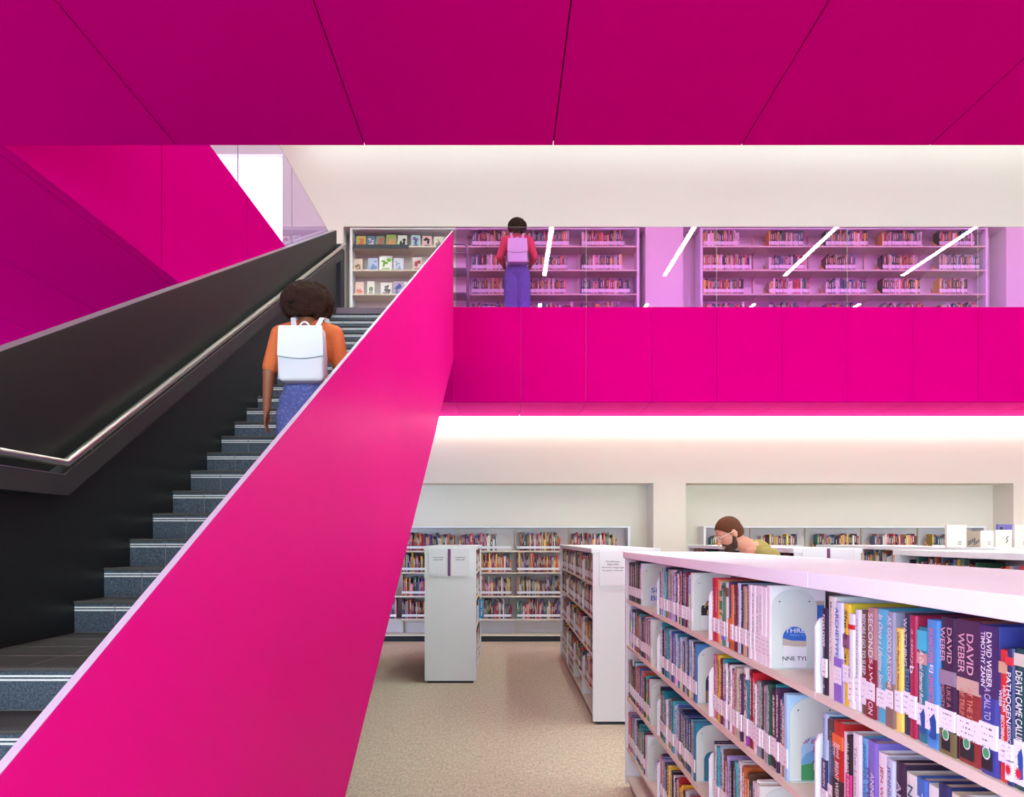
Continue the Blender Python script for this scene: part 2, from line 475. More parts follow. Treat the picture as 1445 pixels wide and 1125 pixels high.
def panels_x(name, xs, xe, fn, label, m=None):
    """row of panels between joints along x; fn(bm, x0, x1)"""
    bm = B()
    cuts = [xs] + [j for j in JX if xs + 0.05 < j < xe - 0.05] + [xe]
    for a, b in zip(cuts, cuts[1:]):
        fn(bm, a + 0.0025, b - 0.0025)
    return struct(name, bm, m or PINK, label)

# soffit over the camera, left soffit, back soffit (one plane, panel joints run away from the camera)
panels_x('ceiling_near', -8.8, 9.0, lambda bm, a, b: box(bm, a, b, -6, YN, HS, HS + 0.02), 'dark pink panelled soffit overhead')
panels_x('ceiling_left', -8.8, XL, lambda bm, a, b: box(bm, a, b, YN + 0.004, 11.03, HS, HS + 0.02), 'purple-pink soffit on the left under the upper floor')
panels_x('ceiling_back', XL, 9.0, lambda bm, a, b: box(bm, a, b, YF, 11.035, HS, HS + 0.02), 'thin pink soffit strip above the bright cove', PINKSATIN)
# fascias
panels_x('wall_balcony', -0.66, 9.0, lambda bm, a, b: box(bm, a, b, YF - 0.02, YF, HS, H2), 'pink panelled balcony front below the glass')
struct('wall_balcony_stair', bx(XL, -0.66, YF - 0.02, YF, HS, 3.97), PINK, 'pink fascia below the stair head')
bm = B()
ys = [YN] + [4.99 - 1.66 + 1.66 * i for i in range(1, 5) if YN < 4.99 - 1.66 + 1.66 * i < YF - 0.3] + [YF - 0.02]
for a, b in zip(ys, ys[1:]): box(bm, XL, XL + 0.02, a + 0.005, b - 0.005, HS, H2)
struct('wall_void_left', bm, PINK, 'pink panelled void edge at upper left')
struct('wall_void_near', bx(XL, XR, YN - 0.02, YN, HS + 0.02, H2), PINK, 'pink near edge of the void')
struct('wall_void_right', bx(XR, XR + 0.02, YN, YF, HS, H2), PINK, 'pink right edge of the void')
# slabs
sl = B()
box(sl, -8.8, 9.0, -6, YN - 0.02, HS + 0.022, H2)
struct('floor_upper_near', sl, PINKGAP, 'upper floor slab over the camera')
struct('floor_upper_left', bx(-8.8, XL, YN, 12.0, HS + 0.022, H2), PINKGAP, 'upper floor slab on the left')
sl = B()
box(sl, XL, 9.0, YF, 11.0, HS + 0.022, H2); box(sl, XL, 9.0, 11.0, 12.0, HS + 0.16, H2)
struct('floor_upper_back', sl, mat('upper_floor_finish', srgb(120, 100, 120), 0.8), 'upper floor slab at the back')
# lower back wall: bulkhead, recess, pillars
YP, YR = 11.15, 11.62
HB = 2.292
struct('wall_bulkhead', bx(-8.8, 9.0, YP, 12.0, HB, HS + 0.15), WARMW, 'pale bulkhead washed by the cove light')
struct('wall_back_lower', bx(-8.8, 9.0, YR, 12.0, 0, HB), GREYW, 'recessed pale wall behind the lower bookcases')
struct('wall_pillar_middle', bx(2.139, 2.605, YP, YR, 0, HB), WARMW, 'pale pillar between the lower bookcases')
struct('wall_pillar_right', bx(7.29, 7.9, YP, YR, 0, HB), WARMW, 'pale pillar at the far right')
struct('wall_pillar_left', bx(-3.1, -2.6, YP, YR, 0, HB), WARMW, 'pale pillar behind the stairs')
# side walls, upper ceiling
struct('wall_left_outer', bx(-9.0, -8.8, -6, 12.2, HS, 7.9), WHITEW, 'outer left wall')
struct('wall_right_outer', bx(9.0, 9.2, -6, 12.2, 0, 7.9), WHITEW, 'outer right wall')
struct('wall_added_light_block', bx(-8.8, 9.0, -6.2, -6.0, HS, 7.6), WHITEW, 'added white wall blocking sky light, unseen behind the camera')  # added out of view to keep sky light off the upper level
struct('ceiling_upper', bx(-9, 9.2, -6, 12.2, 7.6, 7.8), WHITEW, 'white upper ceiling')
# upper back wall with two niches and a window opening
YU, YUB = 11.6, 12.0
XN = [-2.389, 2.109, 2.668, 7.477]; HN = 6.142
bm = B()
box(bm, -3.28, XN[0], YU, YUB, H2, 7.6)
box(bm, XN[1], XN[2], YU, YUB, H2, HN)
box(bm, XN[3], 9.0, YU, YUB, H2, HN)
box(bm, XN[0], 9.0, YU, YUB, HN, 7.6)
box(bm, -8.8, -3.28, YU, YUB, 7.22, 7.6)
box(bm, -8.8, -8.0, YU, YUB, H2, 7.22)
box(bm, -8.0, -3.28, YU, YUB, H2, H2 + 0.25)
box(bm, XN[0], XN[3], YUB, YUB + 0.05, H2, HN + 0.1)
struct('wall_back_upper', bm, WHITEW, 'white upper back wall with bookcase niches')
w = struct('window_1', bx(-3.31, -3.28, YU + 0.05, YU + 0.12, H2 + 0.25, 7.22), WHITEW, 'bright full-height window at upper left')
obj('window_pane', bx(-8.0, -3.31, YU + 0.14, YU + 0.15, H2 + 0.25, 7.22), DAYPANE, w)

# ------------------------------------------------------------------ staircase
R_, T_, Z1, H1 = 0.1546, 0.288, 3.868, 1.1835
XS0, XS1 = -2.131, -0.652
stair = thing('staircase', 'dark tiled staircase with bright pink solid balustrade rising to the upper floor', 'staircase', (0, 0, 0))
def seam_x(k):   # one tile joint per step
    return -1.75 if k % 2 else -1.75
def step(k):
    h = H1 + R_ * (k - 1); y = Z1 + T_ * (k - 1)
    if k == 0: y = 2.816
    if k < 0: y = 2.816 + T_ * k
    yb = Z1 if k == 0 else y + T_
    rise = R_ if h - R_ > 0.05 else h
    bm = B()
    box(bm, XS0, XS1, y, yb + 0.002, h - rise - (0.12 if h > 0.5 else 0) + (0.001 if h <= 0.5 else 0), h, 0)
    o = obj('step', bm, [RISER], stair)
    t = B(); box(t, XS0, XS1, y - 0.004, yb, h, h + 0.004); obj('tread_tile', t, TREAD, o)
    n = B(); box(n, XS0, XS1, y - 0.010, y + 0.03, h - 0.008, h + 0.006, 0, 0.003); obj('nosing', n, NOSE, o)
    s = B()
    for zz in (h - 0.026, h - 0.040):
        for a, b in ((XS0 + 0.002, -1.932), (-1.926, -1.332), (-1.326, XS1)):
            box(s, a, b, y - 0.004, y + 0.001, zz - 0.0035, zz + 0.0035)
    obj('nosing_stripes', s, STRIPE, o)
    g = B(); box(g, -1.9305, -1.9275, y - 0.001, y + 0.001, h - rise, h - 0.01); box(g, -1.3305, -1.3275, y - 0.001, y + 0.001, h - rise, h - 0.01)
    box(g, XS0, XS1, y - 0.001, y + 0.001, h - rise + 0.003, h - rise + 0.006)
    if k == 0:
        for yy in (3.10, 3.36, 3.62): box(g, XS0, XS1, yy, yy + 0.004, h + 0.003, h + 0.0045)
        for xx in (-1.75, -1.15): box(g, xx, xx + 0.004, y + 0.03, yb, h + 0.003, h + 0.0045)
    obj('grout_line', g, GROUT, o)
for k in range(-6, 23): step(k)
# top landing fill to the balcony slab
obj('top_landing', bx(XS0, XS1, Z1 + 21 * T_ + T_, YF + 0.4, H2 - 0.1, H2 + 0.002), TREAD, stair)
# pink balustrade plate: top and bottom edges parallel
XPo, XPi = -0.638, -0.652
def ptop(y): return 1.2 + 0.473 * (y - 0.987)
def pbot(y): return max(0.001, 0.46 + 0.4906 * (y - 3.133))
pts = [(0.25, ptop(0.25)), (YF - 0.03, ptop(YF - 0.03)), (YF - 0.03, pbot(YF - 0.03)), (2.196, 0.001), (0.25, 0.001)]
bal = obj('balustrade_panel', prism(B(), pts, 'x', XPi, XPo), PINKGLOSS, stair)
d = 0.0014
obj('top_edge', prism(B(), [(0.25, ptop(0.25)), (YF - 0.03, ptop(YF - 0.03)), (YF - 0.03, ptop(YF - 0.03) + d), (0.25, ptop(0.25) + d)], 'x', XPi, XPo), PALEEDGE, bal)
# black guard wall with ledge
def gtop(y): return 2.288 + 0.473 * (y - 3.295)
GY1 = 9.93
pts = [(0.5, 0), (GY1, 0), (GY1, gtop(GY1)), (0.5, gtop(0.5))]
gw = struct('wall_stair_left', prism(B(), pts, 'x', -2.20, XS0), BLACK, 'tall black guard wall left of the stairs')
obj('wall_cap', prism(B(), [(0.5, gtop(0.5)), (GY1, gtop(GY1)), (GY1, gtop(GY1) + 0.003), (0.5, gtop(0.5) + 0.003)], 'x', -2.20, XS0), mat('grey_cap', srgb(120, 110, 116), 0.4), gw)
SL = 0.5367
yk = 3.62
def lt(y): return 1.795 + SL * max(0, y - yk)
pts = [(0.6, 1.795), (yk, 1.795), (9.9, lt(9.9)), (9.9, lt(9.9) - 0.105), (yk + 0.03, 1.70), (0.6, 1.70)]
led = obj('handrail_ledge', prism(B(), pts, 'x', XS0, -2.04), mat('ledge_black', srgb(40, 39, 38), 0.5), gw)
obj('ledge_edge', prism(B(), [(0.6, 1.795), (yk, 1.795), (9.9, lt(9.9)), (9.9, lt(9.9) + 0.004), (yk, 1.799), (0.6, 1.799)], 'x', -2.046, -2.039), STEEL, led)
struct('wall_stair_top', bx(-2.19, -2.095, 10.0, 10.25, H2, H2 + 0.85), NAVYB, 'dark navy end post at the stair head')
hr = thing('handrail', 'brushed steel handrail running along the black stair wall', 'handrail', (0, 0, 0))
XH = -2.058
hy, hh = 3.66, 1.853
pts = [(XH, 0.7, hh), (XH, 2.2, hh), (XH, hy, hh), (XH, 10.08, hh + SL * (10.08 - hy)), (XH - 0.07, 10.08, hh + SL * (10.08 - hy))]
obj('rail', tube(B(), pts, 0.0205, 14), STEEL, hr, smooth=True)
for i in range(8):
    y = 2.9 + i * 1.0
    z = hh + SL * max(0, y - hy)
    obj('bracket', tube(B(), [(XH, y, z - 0.01), (XH - 0.005, y, z - 0.045), (XH + 0.0, y, lt(y))], 0.006, 8), STEEL, hr)

# ------------------------------------------------------------------ glass balustrades
gx = [-0.611, 1.043, 2.697, 4.351, 6.005, 7.659]
gname = ['leftmost tinted glass pane above the pink balcony, before the woman with backpack',
         'tinted glass pane second from left along the balcony, before the wall between bookcases',
         'middle tinted glass pane on the balcony, before left half of the right bookcase',
         'fourth tinted glass pane from left on balcony, before right half of bookcase',
         'tinted glass pane at the right picture edge above the pink balcony']
for i in range(5):
    t = thing('glass_pane', gname[i], 'glass balustrade', (gx[i], YF, H2), 'balcony glass panes')
    wdt = gx[i + 1] - gx[i]
    obj('glass_sheet', bx(0.004, wdt - 0.004, -0.012, -0.010, 0, 1.017), GLASS, t)
    e = B(); box(e, 0.003, 0.0055, -0.013, -0.009, 0, 1.017); box(e, wdt - 0.0055, wdt - 0.003, -0.013, -0.009, 0, 1.017)
    box(e, 0.003, wdt - 0.003, -0.013, -0.009, 1.0165, 1.019)
    obj('glass_edge', e, GLASSEDGE, t)
gy = [3.44, 4.86, 6.52, 8.18, 9.86]
gl2 = ['tinted side glass pane nearest the camera on the left void edge', 'tinted side glass pane before the bright window, nearest visible part',
       'tinted side glass pane in front of the bright window, between two vertical joints', 'lilac triangular-looking side glass pane beside the white wall at upper left']
for i in range(4):
    t = thing('glass_pane', gl2[i], 'glass balustrade', (XL, gy[i], H2), 'side glass panes')
    wdt = gy[i + 1] - gy[i]
    obj('glass_sheet', bx(-0.014, -0.012, 0.004, wdt - 0.004, 0, 0.96), GLASSL, t)
    e = B(); box(e, -0.018, -0.008, wdt - 0.006, wdt - 0.001, 0, 0.96); box(e, -0.015, -0.011, 0.003, wdt - 0.003, 0.9595, 0.962)
    obj('glass_edge', e, GLASSEDGE, t)

# ------------------------------------------------------------------ lamps
li = 0
lx = [-4.34, -1.73, 0.88, 3.49, 6.1]
ln = ['far left', 'left', 'first bright diagonal in the glass', 'second bright diagonal in the glass', 'third bright diagonal in the glass', 'fourth bright diagonal in the glass']
for i, x in enumerate([-4.34, -1.73, 0.88, 3.49, 6.1, 8.65]):
    for (y0, y1, wh) in ((2.83, 9.0, 'over the void'), (-4.5, 0.8, 'over the near upper floor')):
        t = thing('linear_ceiling_light', 'long white linear ceiling light %s, %s' % (wh, ln[i]), 'ceiling light', (x, y0, 7.2), 'linear ceiling lights')
        obj('lamp_housing', bx(-0.045, 0.045, 0, y1 - y0, 0.012, 0.10), SHELFW, t)
        obj('lamp_diffuser', bx(-0.04, 0.04, 0.005, y1 - y0 - 0.005, 0, 0.012), LAMP, t)
        e = B()
        for yy in (0.4, (y1 - y0) - 0.4): tube(e, [(0, yy, 0.10), (0, yy, 0.40)], 0.006, 6)
        obj('lamp_rod', e, STEEL, t)
for i, (x, dd) in enumerate(((-6.5, 'far left'), (-3.9, 'left of the stairs'), (-1.5, 'over the foot of the stairs'), (0.1, 'straight over the aisle'), (3.3, 'second to the right'), (5.5, 'third to the right'), (7.7, 'far right'))):
    t = thing('added_fill_light', 'added unseen fill light below the lower pink soffit, %s' % dd, 'ceiling light', (x, -4.5, HS - 0.012), 'added fill lights')  # added out of view to brighten the stairs and near shelving
    obj('lamp_diffuser', bx(-0.06, 0.06, 0, 6.3, 0.0, 0.006), FILLLAMP, t)
    obj('fill_light_frame', bx(-0.075, 0.075, -0.015, 6.315, 0.0062, 0.0115), SHELFW, t)
# cove strip at the top of the upstairs wall
t = thing('cove_light', 'light strip grazing the top of the white upstairs wall', 'light strip', (0, 11.25, 7.45))
obj('light_strip', bx(-3.0, 8.9, 0.0, 0.08, 0.0, 0.02), COVEUP, t)
obj('strip_housing', bx(-3.0, 8.9, -0.01, 0.09, 0.021, 0.149), SHELFW, t)
# cove strip hidden above the soffit edge, washing the bulkhead
cl = thing('cove_light', 'continuous warm light strip in the cove above the pale bulkhead', 'light strip', (0, 11.0, HS + 0.03))
obj('light_strip', bx(-8.7, 8.9, 0.012, 0.03, 0.0, 0.09), COVE, cl)

# ------------------------------------------------------------------ shelved books (far ones) collected in one mesh
FARV, FARF, FARC = [], [], []
PAL = [(28, 34, 58), (40, 40, 46), (222, 216, 206), (178, 34, 44), (110, 24, 40), (30, 70, 120), (232, 228, 222), (60, 120, 110), (208, 150, 60),
       (120, 70, 50), (200, 90, 50), (70, 50, 90), (150, 160, 170), (236, 196, 70), (40, 96, 70), (196, 120, 130), (90, 110, 140), (24, 24, 28), (170, 150, 120), (214, 60, 90)]
PALK = PAL + [(214, 90, 40), (120, 60, 150), (240, 180, 40), (220, 40, 60), (80, 60, 150), (230, 120, 150)]
def far_box(x0, x1, y0, y1, z0, z1, col):
    b = len(FARV)
    FARV.extend([(x, y, z) for x in (x0, x1) for y in (y0, y1) for z in (z0, z1)])
    for q in [(0, 1, 3, 2), (4, 6, 7, 5), (0, 4, 5, 1), (2, 3, 7, 6), (0, 2, 6, 4), (1, 5, 7, 3)]:
        FARF.append([b + i for i in q]); FARC.append(col)
rb = random.Random(3)
def far_row(axis, a0, a1, front, depth, z, hmin, hmax, tmin, tmax, pal=PAL, fill=1.0, lab=True, sgn=1):
    """axis 'x': books stand side by side along x, spines at y=front facing -y; axis 'y': along y, spines at x=front facing -sgn*x"""
    p = a0; end = a0 + (a1 - a0) * fill
    hue = rb.random()
    while True:
        t = rb.uniform(tmin, tmax)
        if p + t > end: break
        h = rb.uniform(hmin, hmax); off = rb.uniform(0, 0.012)
        c = rb.choice(pal)
        k = rb.uniform(0.75, 1.1)
        col = srgb(*[min(255, v * k) for v in c]); pc = srgb(222, 216, 204)
        lb = srgb(238, 236, 236)
        if axis == 'x':
            far_box(p, p + t - 0.001, front + off, front + depth, z, z + h, col)
            if lab: far_box(p + 0.001, p + t - 0.002, front + off - 0.0015, front + off, z + 0.03, z + 0.085, lb)
            far_box(p + t * 0.35, p + t * 0.62, front + off - 0.001, front + off, z + h * 0.5, z + h * 0.85, srgb(*rb.choice([(235, 225, 200), (40, 30, 40), (240, 240, 240), (220, 190, 90)])))
        else:
            x0, x1 = (front + off * sgn, front + depth * sgn)
            far_box(min(x0, x1), max(x0, x1), p, p + t - 0.001, z, z + h, col)
            xx = x0 - 0.0015 * sgn
            if lab: far_box(min(xx, x0), max(xx, x0), p + 0.001, p + t - 0.002, z + 0.03, z + 0.085, lb)
            far_box(min(xx, x0), max(xx, x0), p + t * 0.3, p + t * 0.62, z + h * 0.5, z + h * 0.85, srgb(*rb.choice([(235, 225, 200), (40, 30, 40), (240, 240, 240), (220, 190, 90)])))
        p += t

# ------------------------------------------------------------------ wall bookcases
def wall_case(name_label, group, x0, bays, x1, yf, depth, zbase, tops, htop, kick, body=SHELFC, trim=SHELFW):
    """bays: inner boundaries incl. ends; tops: shelf surface heights; front plane y=yf"""
    t = thing('wall_bookcase', name_label, 'bookcase', (0, 0, 0), group)
    f = B()
    box(f, x0 - 0.035, x0, yf, yf + depth, zbase, htop); box(f, x1, x1 + 0.035, yf, yf + depth, zbase, htop)
    box(f, x0, x1, yf, yf + depth, htop - 0.022, htop)
    obj('carcass', f, trim, t)
    obj('back_panel', bx(x0, x1, yf + depth - 0.02, yf + depth - 0.004, zbase, htop - 0.022), BACKP, t)
    for b in bays[1:-1]:
        obj('upright', bx(b - 0.012, b + 0.012, yf + depth - 0.06, yf + depth - 0.02, zbase + kick, htop - 0.022), body, t)
    for z in tops:
        for a, b in zip(bays, bays[1:]):
            s = B(); box(s, a + 0.002, b - 0.002, yf + 0.004, yf + depth - 0.02, z - 0.022, z)
            prism(s, [(yf + depth - 0.02, z - 0.022), (yf + 0.10, z - 0.022), (yf + depth - 0.02, z - 0.075)], 'x', b - 0.006, b - 0.003)
            obj('shelf', s, body, t)
    if kick > 0:
        obj('plinth', bx(x0, x1, yf + 0.03, yf + depth - 0.03, zbase, zbase + kick), KICK, t)
    return t

LB1 = [-3.12, -2.31, -1.50, -0.668, 0.17, 0.966, 1.80]
LT = [1.322, 1.01, 0.668, 0.333, 0.105]
wall_case('cream wall bookcase of picture books under the bulkhead, behind the pink stair', 'wall bookcases', LB1[0], LB1, 1.80, 11.30, 0.31, 0, LT, 1.675, 0.075)
LB2 = [2.93, 3.66, 4.48, 5.31, 6.15, 6.96]
wall_case('wall bookcase behind the man, mostly hidden by low shelving', 'wall bookcases', LB2[0], LB2, 6.96, 11.30, 0.31, 0, LT, 1.675, 0.075)
for j, z in enumerate(LT[:4]):
    for a, b in zip(LB1, LB1[1:]):
        st = rb.choice([0.0, 0.0, 0.0, 0.05])
        far_row('x', a + 0.02 + st, b - 0.03, 11.33, 0.2, z, 0.16, 0.29 if j else 0.27, 0.010, 0.026, PALK, rb.choice([0.97, 0.9, 0.85, 0.72, 0.97]), False)
        # long white label holder in front of the row
for a, b in zip(LB2, LB2[1:]):
    far_row('x', a + 0.08, b - 0.12, 11.33, 0.16, LT[0], 0.19, 0.25, 0.022, 0.036, PAL, 0.98)
UB1 = [-2.261, -1.411, -0.56, 0.285, 1.136, 1.986]
UT = [5.868, 5.514, 5.155, 4.795, 4.51]
UB2 = [2.968, 3.81, 4.66, 5.51, 6.36, 7.19]
wall_case('upstairs niche bookcase behind the woman, its left two bays outside the tinted glass', 'upstairs bookcases', UB1[0], UB1, UB1[-1], 11.63, 0.33, H2, UT, HN - 0.006, 0.06)
wall_case('upstairs niche bookcase on the right, seen wholly through tinted glass', 'upstairs bookcases', UB2[0], UB2, UB2[-1], 11.63, 0.33, H2, UT, HN - 0.006, 0.06)
for j, z in enumerate(UT[:4]):
    for i, (a, b) in enumerate(zip(UB1, UB1[1:])):
        if i < 2: continue
        far_row('x', a + (0.09 if i == 2 else 0.03), b - 0.05, 11.67, 0.17, z, 0.18, 0.25, 0.02, 0.036, PAL, [0.82, 0.95, 0.75, 0.9, 0.85][(i + j) % 5])
    for i, (a, b) in enumerate(zip(UB2, UB2[1:])):
        s0 = 0.02 if i == 0 else 0.16
        far_row('x', a + s0, b - 0.04, 11.67, 0.17, z, 0.19, 0.25, 0.021, 0.038, PAL, [0.7, 0.95, 0.8, 0.88, 0.97][(2 * i + j) % 5])
# tan wedge bookends on the upstairs right bookcase
row_n = ['top', 'second', 'third', 'fourth']; bay_n = ['leftmost', 'second', 'middle', 'fourth', 'rightmost']
def wedge(x, y, z, lab, grp):
    bm = prism(B(), [(y + 0.19, z + 0.001), (y + 0.02, z + 0.001), (y + 0.02, z + 0.02), (y + 0.19, z + 0.15)], 'x', x, x + 0.012)
    box(bm, x, x + 0.08, y + 0.03, y + 0.18, z + 0.001, z + 0.003)
    tag(obj('bookend', bm, TAN), lab, 'bookend', grp)
for j in range(3):
    for i in range(1, 5):
        wedge(UB2[i] + 0.13, 11.66, UT[j], 'tan wedge bookend, %s shelf, %s bay of right upstairs bookcase' % (row_n[j], bay_n[i]), 'wedge bookends upstairs')
for i in range(1, 5):
    wedge(LB2[i] + 0.05, 11.32, LT[0], 'tan wedge bookend, top shelf, %s bay of lower bookcase behind the man' % bay_n[i], 'wedge bookends downstairs')

# label holders along the picture-book rows
for j, z in enumerate(LT[:4]):
    for i, (a, b) in enumerate(zip(LB1, LB1[1:])):
        tag(obj('label_holder', bx(a + 0.02, b - 0.06, 11.312, 11.316, z + 0.03, z + 0.065), LABELW),
            'white label strip before picture books, %s shelf, bay %s of lower left bookcase' % (row_n[j], ['one', 'two', 'three', 'four', 'five', 'six'][i]), 'label strip', 'label strips')

# face-out books in the two untinted upstairs bays
FO = [  # px x0,x1,top y, base y, colour, accent
    (503, 516, 331, 345, (190, 170, 90), (200, 110, 60)), (517.5, 530, 331, 345, (90, 110, 140), (220, 225, 230)), (531, 542, 331, 345, (120, 150, 130), (200, 80, 60)),
    (545, 559, 329, 345, (150, 170, 90), (220, 140, 110)), (561, 574, 330, 345, (220, 224, 214), (40, 50, 40)),
    (580, 593, 329, 347, (170, 205, 205), (110, 90, 150)), (596, 609, 330, 347, (232, 190, 190), (40, 44, 60)), (612, 625, 331, 347, (236, 230, 216), (150, 130, 110)), (627, 637, 331, 347, (220, 214, 204), (60, 60, 60)),
    (499, 511, 363, 381, (236, 220, 200), (160, 130, 100)), (519, 533, 362, 381, (190, 205, 232), (120, 150, 200)), (535, 553.5, 359, 381, (244, 244, 240), (120, 190, 60)), (555, 569, 362, 381, (220, 222, 238), (150, 165, 200)),
    (582, 595, 361, 381, (226, 206, 210), (190, 80, 90)), (604, 616, 362, 381, (232, 232, 228), (150, 150, 150)),
    (501, 513, 395, 414, (236, 206, 196), (214, 110, 100)), (518, 528, 394, 414, (240, 234, 222), (120, 150, 130)), (537, 553, 396, 414, (240, 238, 236), (110, 105, 110)), (555, 569.5, 394, 414, (190, 170, 205), (80, 90, 170)), (570, 582, 395, 414, (236, 230, 228), (170, 120, 120)),
    (503, 520, 430, 446, (240, 236, 228), (190, 190, 180)), (523, 536, 430, 446, (232, 238, 236), (150, 170, 165)), (539, 552, 430, 446, (220, 226, 222), (110, 130, 120)),
]
fdesc = ['olive-green book with orange patch', 'slate-blue book with white patch', 'sage book with red patch', 'lime-green book with salmon figures', 'white book with black foliage print',
         'pale teal book with violet print', 'pink book with dark head silhouette', 'cream book with light brown print', 'cream book half behind pink panel',
         'cream book with tan figure', 'pale blue book with sky-blue print', 'large white book with green emblem', 'lavender book with blue print', 'pale pink book with red print', 'off-white book with grey print',
         'peach book with coral print', 'cream narrow book with green print', 'white book with grey lettering', 'mauve book with blue print', 'off-white book with dusky print',
         'cream book with grey print', 'mint-white book with green-grey print', 'pale grey-green book']
frow = ['top'] * 9 + ['second'] * 6 + ['third'] * 5 + ['fourth'] * 3
cover_idx = 0
for i, (a, b, yt, yb, col, acc) in enumerate(FO):
    yy = 11.70
    s = yy / F
    x0, x1 = (a - 711) * s, (b - 711) * s
    rowz = UT[{'top': 0, 'second': 1, 'third': 2, 'fourth': 3}[frow[i]]]
    hgt = (yb - yt) * s * 1.0
    z0 = rowz + (0.03 if (i < 5) else 0.001)
    o = thing('face_out_book', '%s, face-out on %s shelf of left upstairs bookcase' % (fdesc[i], frow[i]), 'book', ((x0 + x1) / 2, yy, z0), 'face-out books upstairs')
    w2 = (x1 - x0) / 2
    lean = 0.12
    def lp(zz, off): return lean * zz + off
    bm = prism(B(), [(0, 0), (0.022, 0), (0.022 + lean * hgt, hgt), (lean * hgt, hgt)], 'x', -w2, w2)
    obj('cover', bm, cmat(*col), o)
    ra = random.Random(i)
    e = B()
    for k in range(4):
        cx, cz = ra.uniform(-0.5, 0.5) * w2, ra.uniform(0.25, 0.75) * hgt
        rx, rz = ra.uniform(0.15, 0.45) * w2, ra.uniform(0.06, 0.2) * hgt
        pts = [(cx + rx * math.cos(q * PI / 4), cz + rz * math.sin(q * PI / 4) * ra.uniform(0.6, 1.2)) for q in range(8)]
        e.faces.new([e.verts.new((p[0], lean * p[1] - 0.0012, p[1])) for p in pts])
    for k in range(2):
        zz = (0.1 + 0.07 * k) * hgt
        e.faces.new([e.verts.new(p) for p in [(-w2 * 0.6, lean * zz - 0.0012, zz), (w2 * 0.6, lean * zz - 0.0012, zz), (w2 * 0.6, lean * (zz + 0.01) - 0.0012, zz + 0.01), (-w2 * 0.6, lean * (zz + 0.01) - 0.0012, zz + 0.01)]])
    obj('cover_print', e, cmat(*acc), o)
    obj('pages', bx(-w2 + 0.002, w2 - 0.002, lean * hgt + 0.003, lean * hgt + 0.018, hgt - 0.004, hgt + 0.0005), PAGES, o)
# grey display ledge under the first bay's top row
tag(obj('display_ledge', prism(B(), [(11.60, UT[0] - 0.04), (11.66, UT[0] + 0.03), (11.90, UT[0] + 0.03), (11.90, UT[0] + 0.001), (11.625, UT[0] + 0.001), (11.60, UT[0] - 0.055)], 'x', UB1[0] + 0.01, UB1[1] - 0.01), DARKGREY),
    'charcoal sloping display ledge on top shelf of left upstairs bay', 'display ledge')

# book cart with rounded tube frame upstairs, left of the woman
bc = thing('book_cart', 'tubular framed book cart upstairs behind glass, left of the woman', 'cart', (-0.95, 11.05, H2))
def arch(x0, x1, y, h, r=0.06):
    p = [(x0, y, 0.06), (x0, y, h - r)]
    for q in range(1, 5): p.append((x0 + r - r * math.cos(q * PI / 8), y, h - r + r * math.sin(q * PI / 8)))
    for q in range(0, 4): p.append((x1 - r + r * math.sin(q * PI / 8), y, h - r + r * math.cos(q * PI / 8)))
    p += [(x1, y, h - r), (x1, y, 0.06)]
    return p
for yy in (0.0, 0.36):
    obj('frame_tube', tube(B(), arch(0, 0.43, yy, 1.245), 0.014, 10), GREYFRAME, bc, smooth=True)
for zz in (0.20, 0.55, 0.90):
    obj('tray', bx(0.02, 0.41, 0.01, 0.35, zz, zz + 0.015), GREYFRAME, bc)
for xx in (0, 0.43):
    for yy in (0.0, 0.36):
        obj('caster', ellipsoid(B(), (xx, yy, 0.03), (0.012, 0.03, 0.03), None, 10, 8), KICK, bc)
for k, (zz, c) in enumerate(((0.915, (170, 40, 50)), (0.565, (190, 180, 200)))):
    o = tag(obj('cart_book', bx(-0.93 + 0.02, -0.93 + 0.14, 11.1, 11.28, H2 + zz + 0.001, H2 + zz + 0.22), cmat(*c)), ['red book standing on the upper cart tray', 'pale lilac book standing on the middle cart tray'][k], 'book', 'cart books')
# low stool handle in front of the shelf
stl = thing('step_stool', 'low grey stool with rounded rim by the woman upstairs', 'stool', (-0.33, 11.15, H2))
obj('stool_frame', tube(B(), arch(0, 0.24, 0.0, 0.42, 0.04), 0.012, 10), GREYFRAME, stl, smooth=True)
obj('stool_frame', tube(B(), arch(0, 0.24, 0.2, 0.42, 0.04), 0.012, 10), GREYFRAME, stl, smooth=True)
obj('stool_panel', bx(0.01, 0.23, 0.0, 0.2, 0.27, 0.39), cmat(150, 140, 170), stl)
for xx in (0, 0.24):
    for yy in (0.0, 0.2): obj('foot', bx(xx - 0.015, xx + 0.015, yy - 0.015, yy + 0.015, 0, 0.062), KICK, stl)

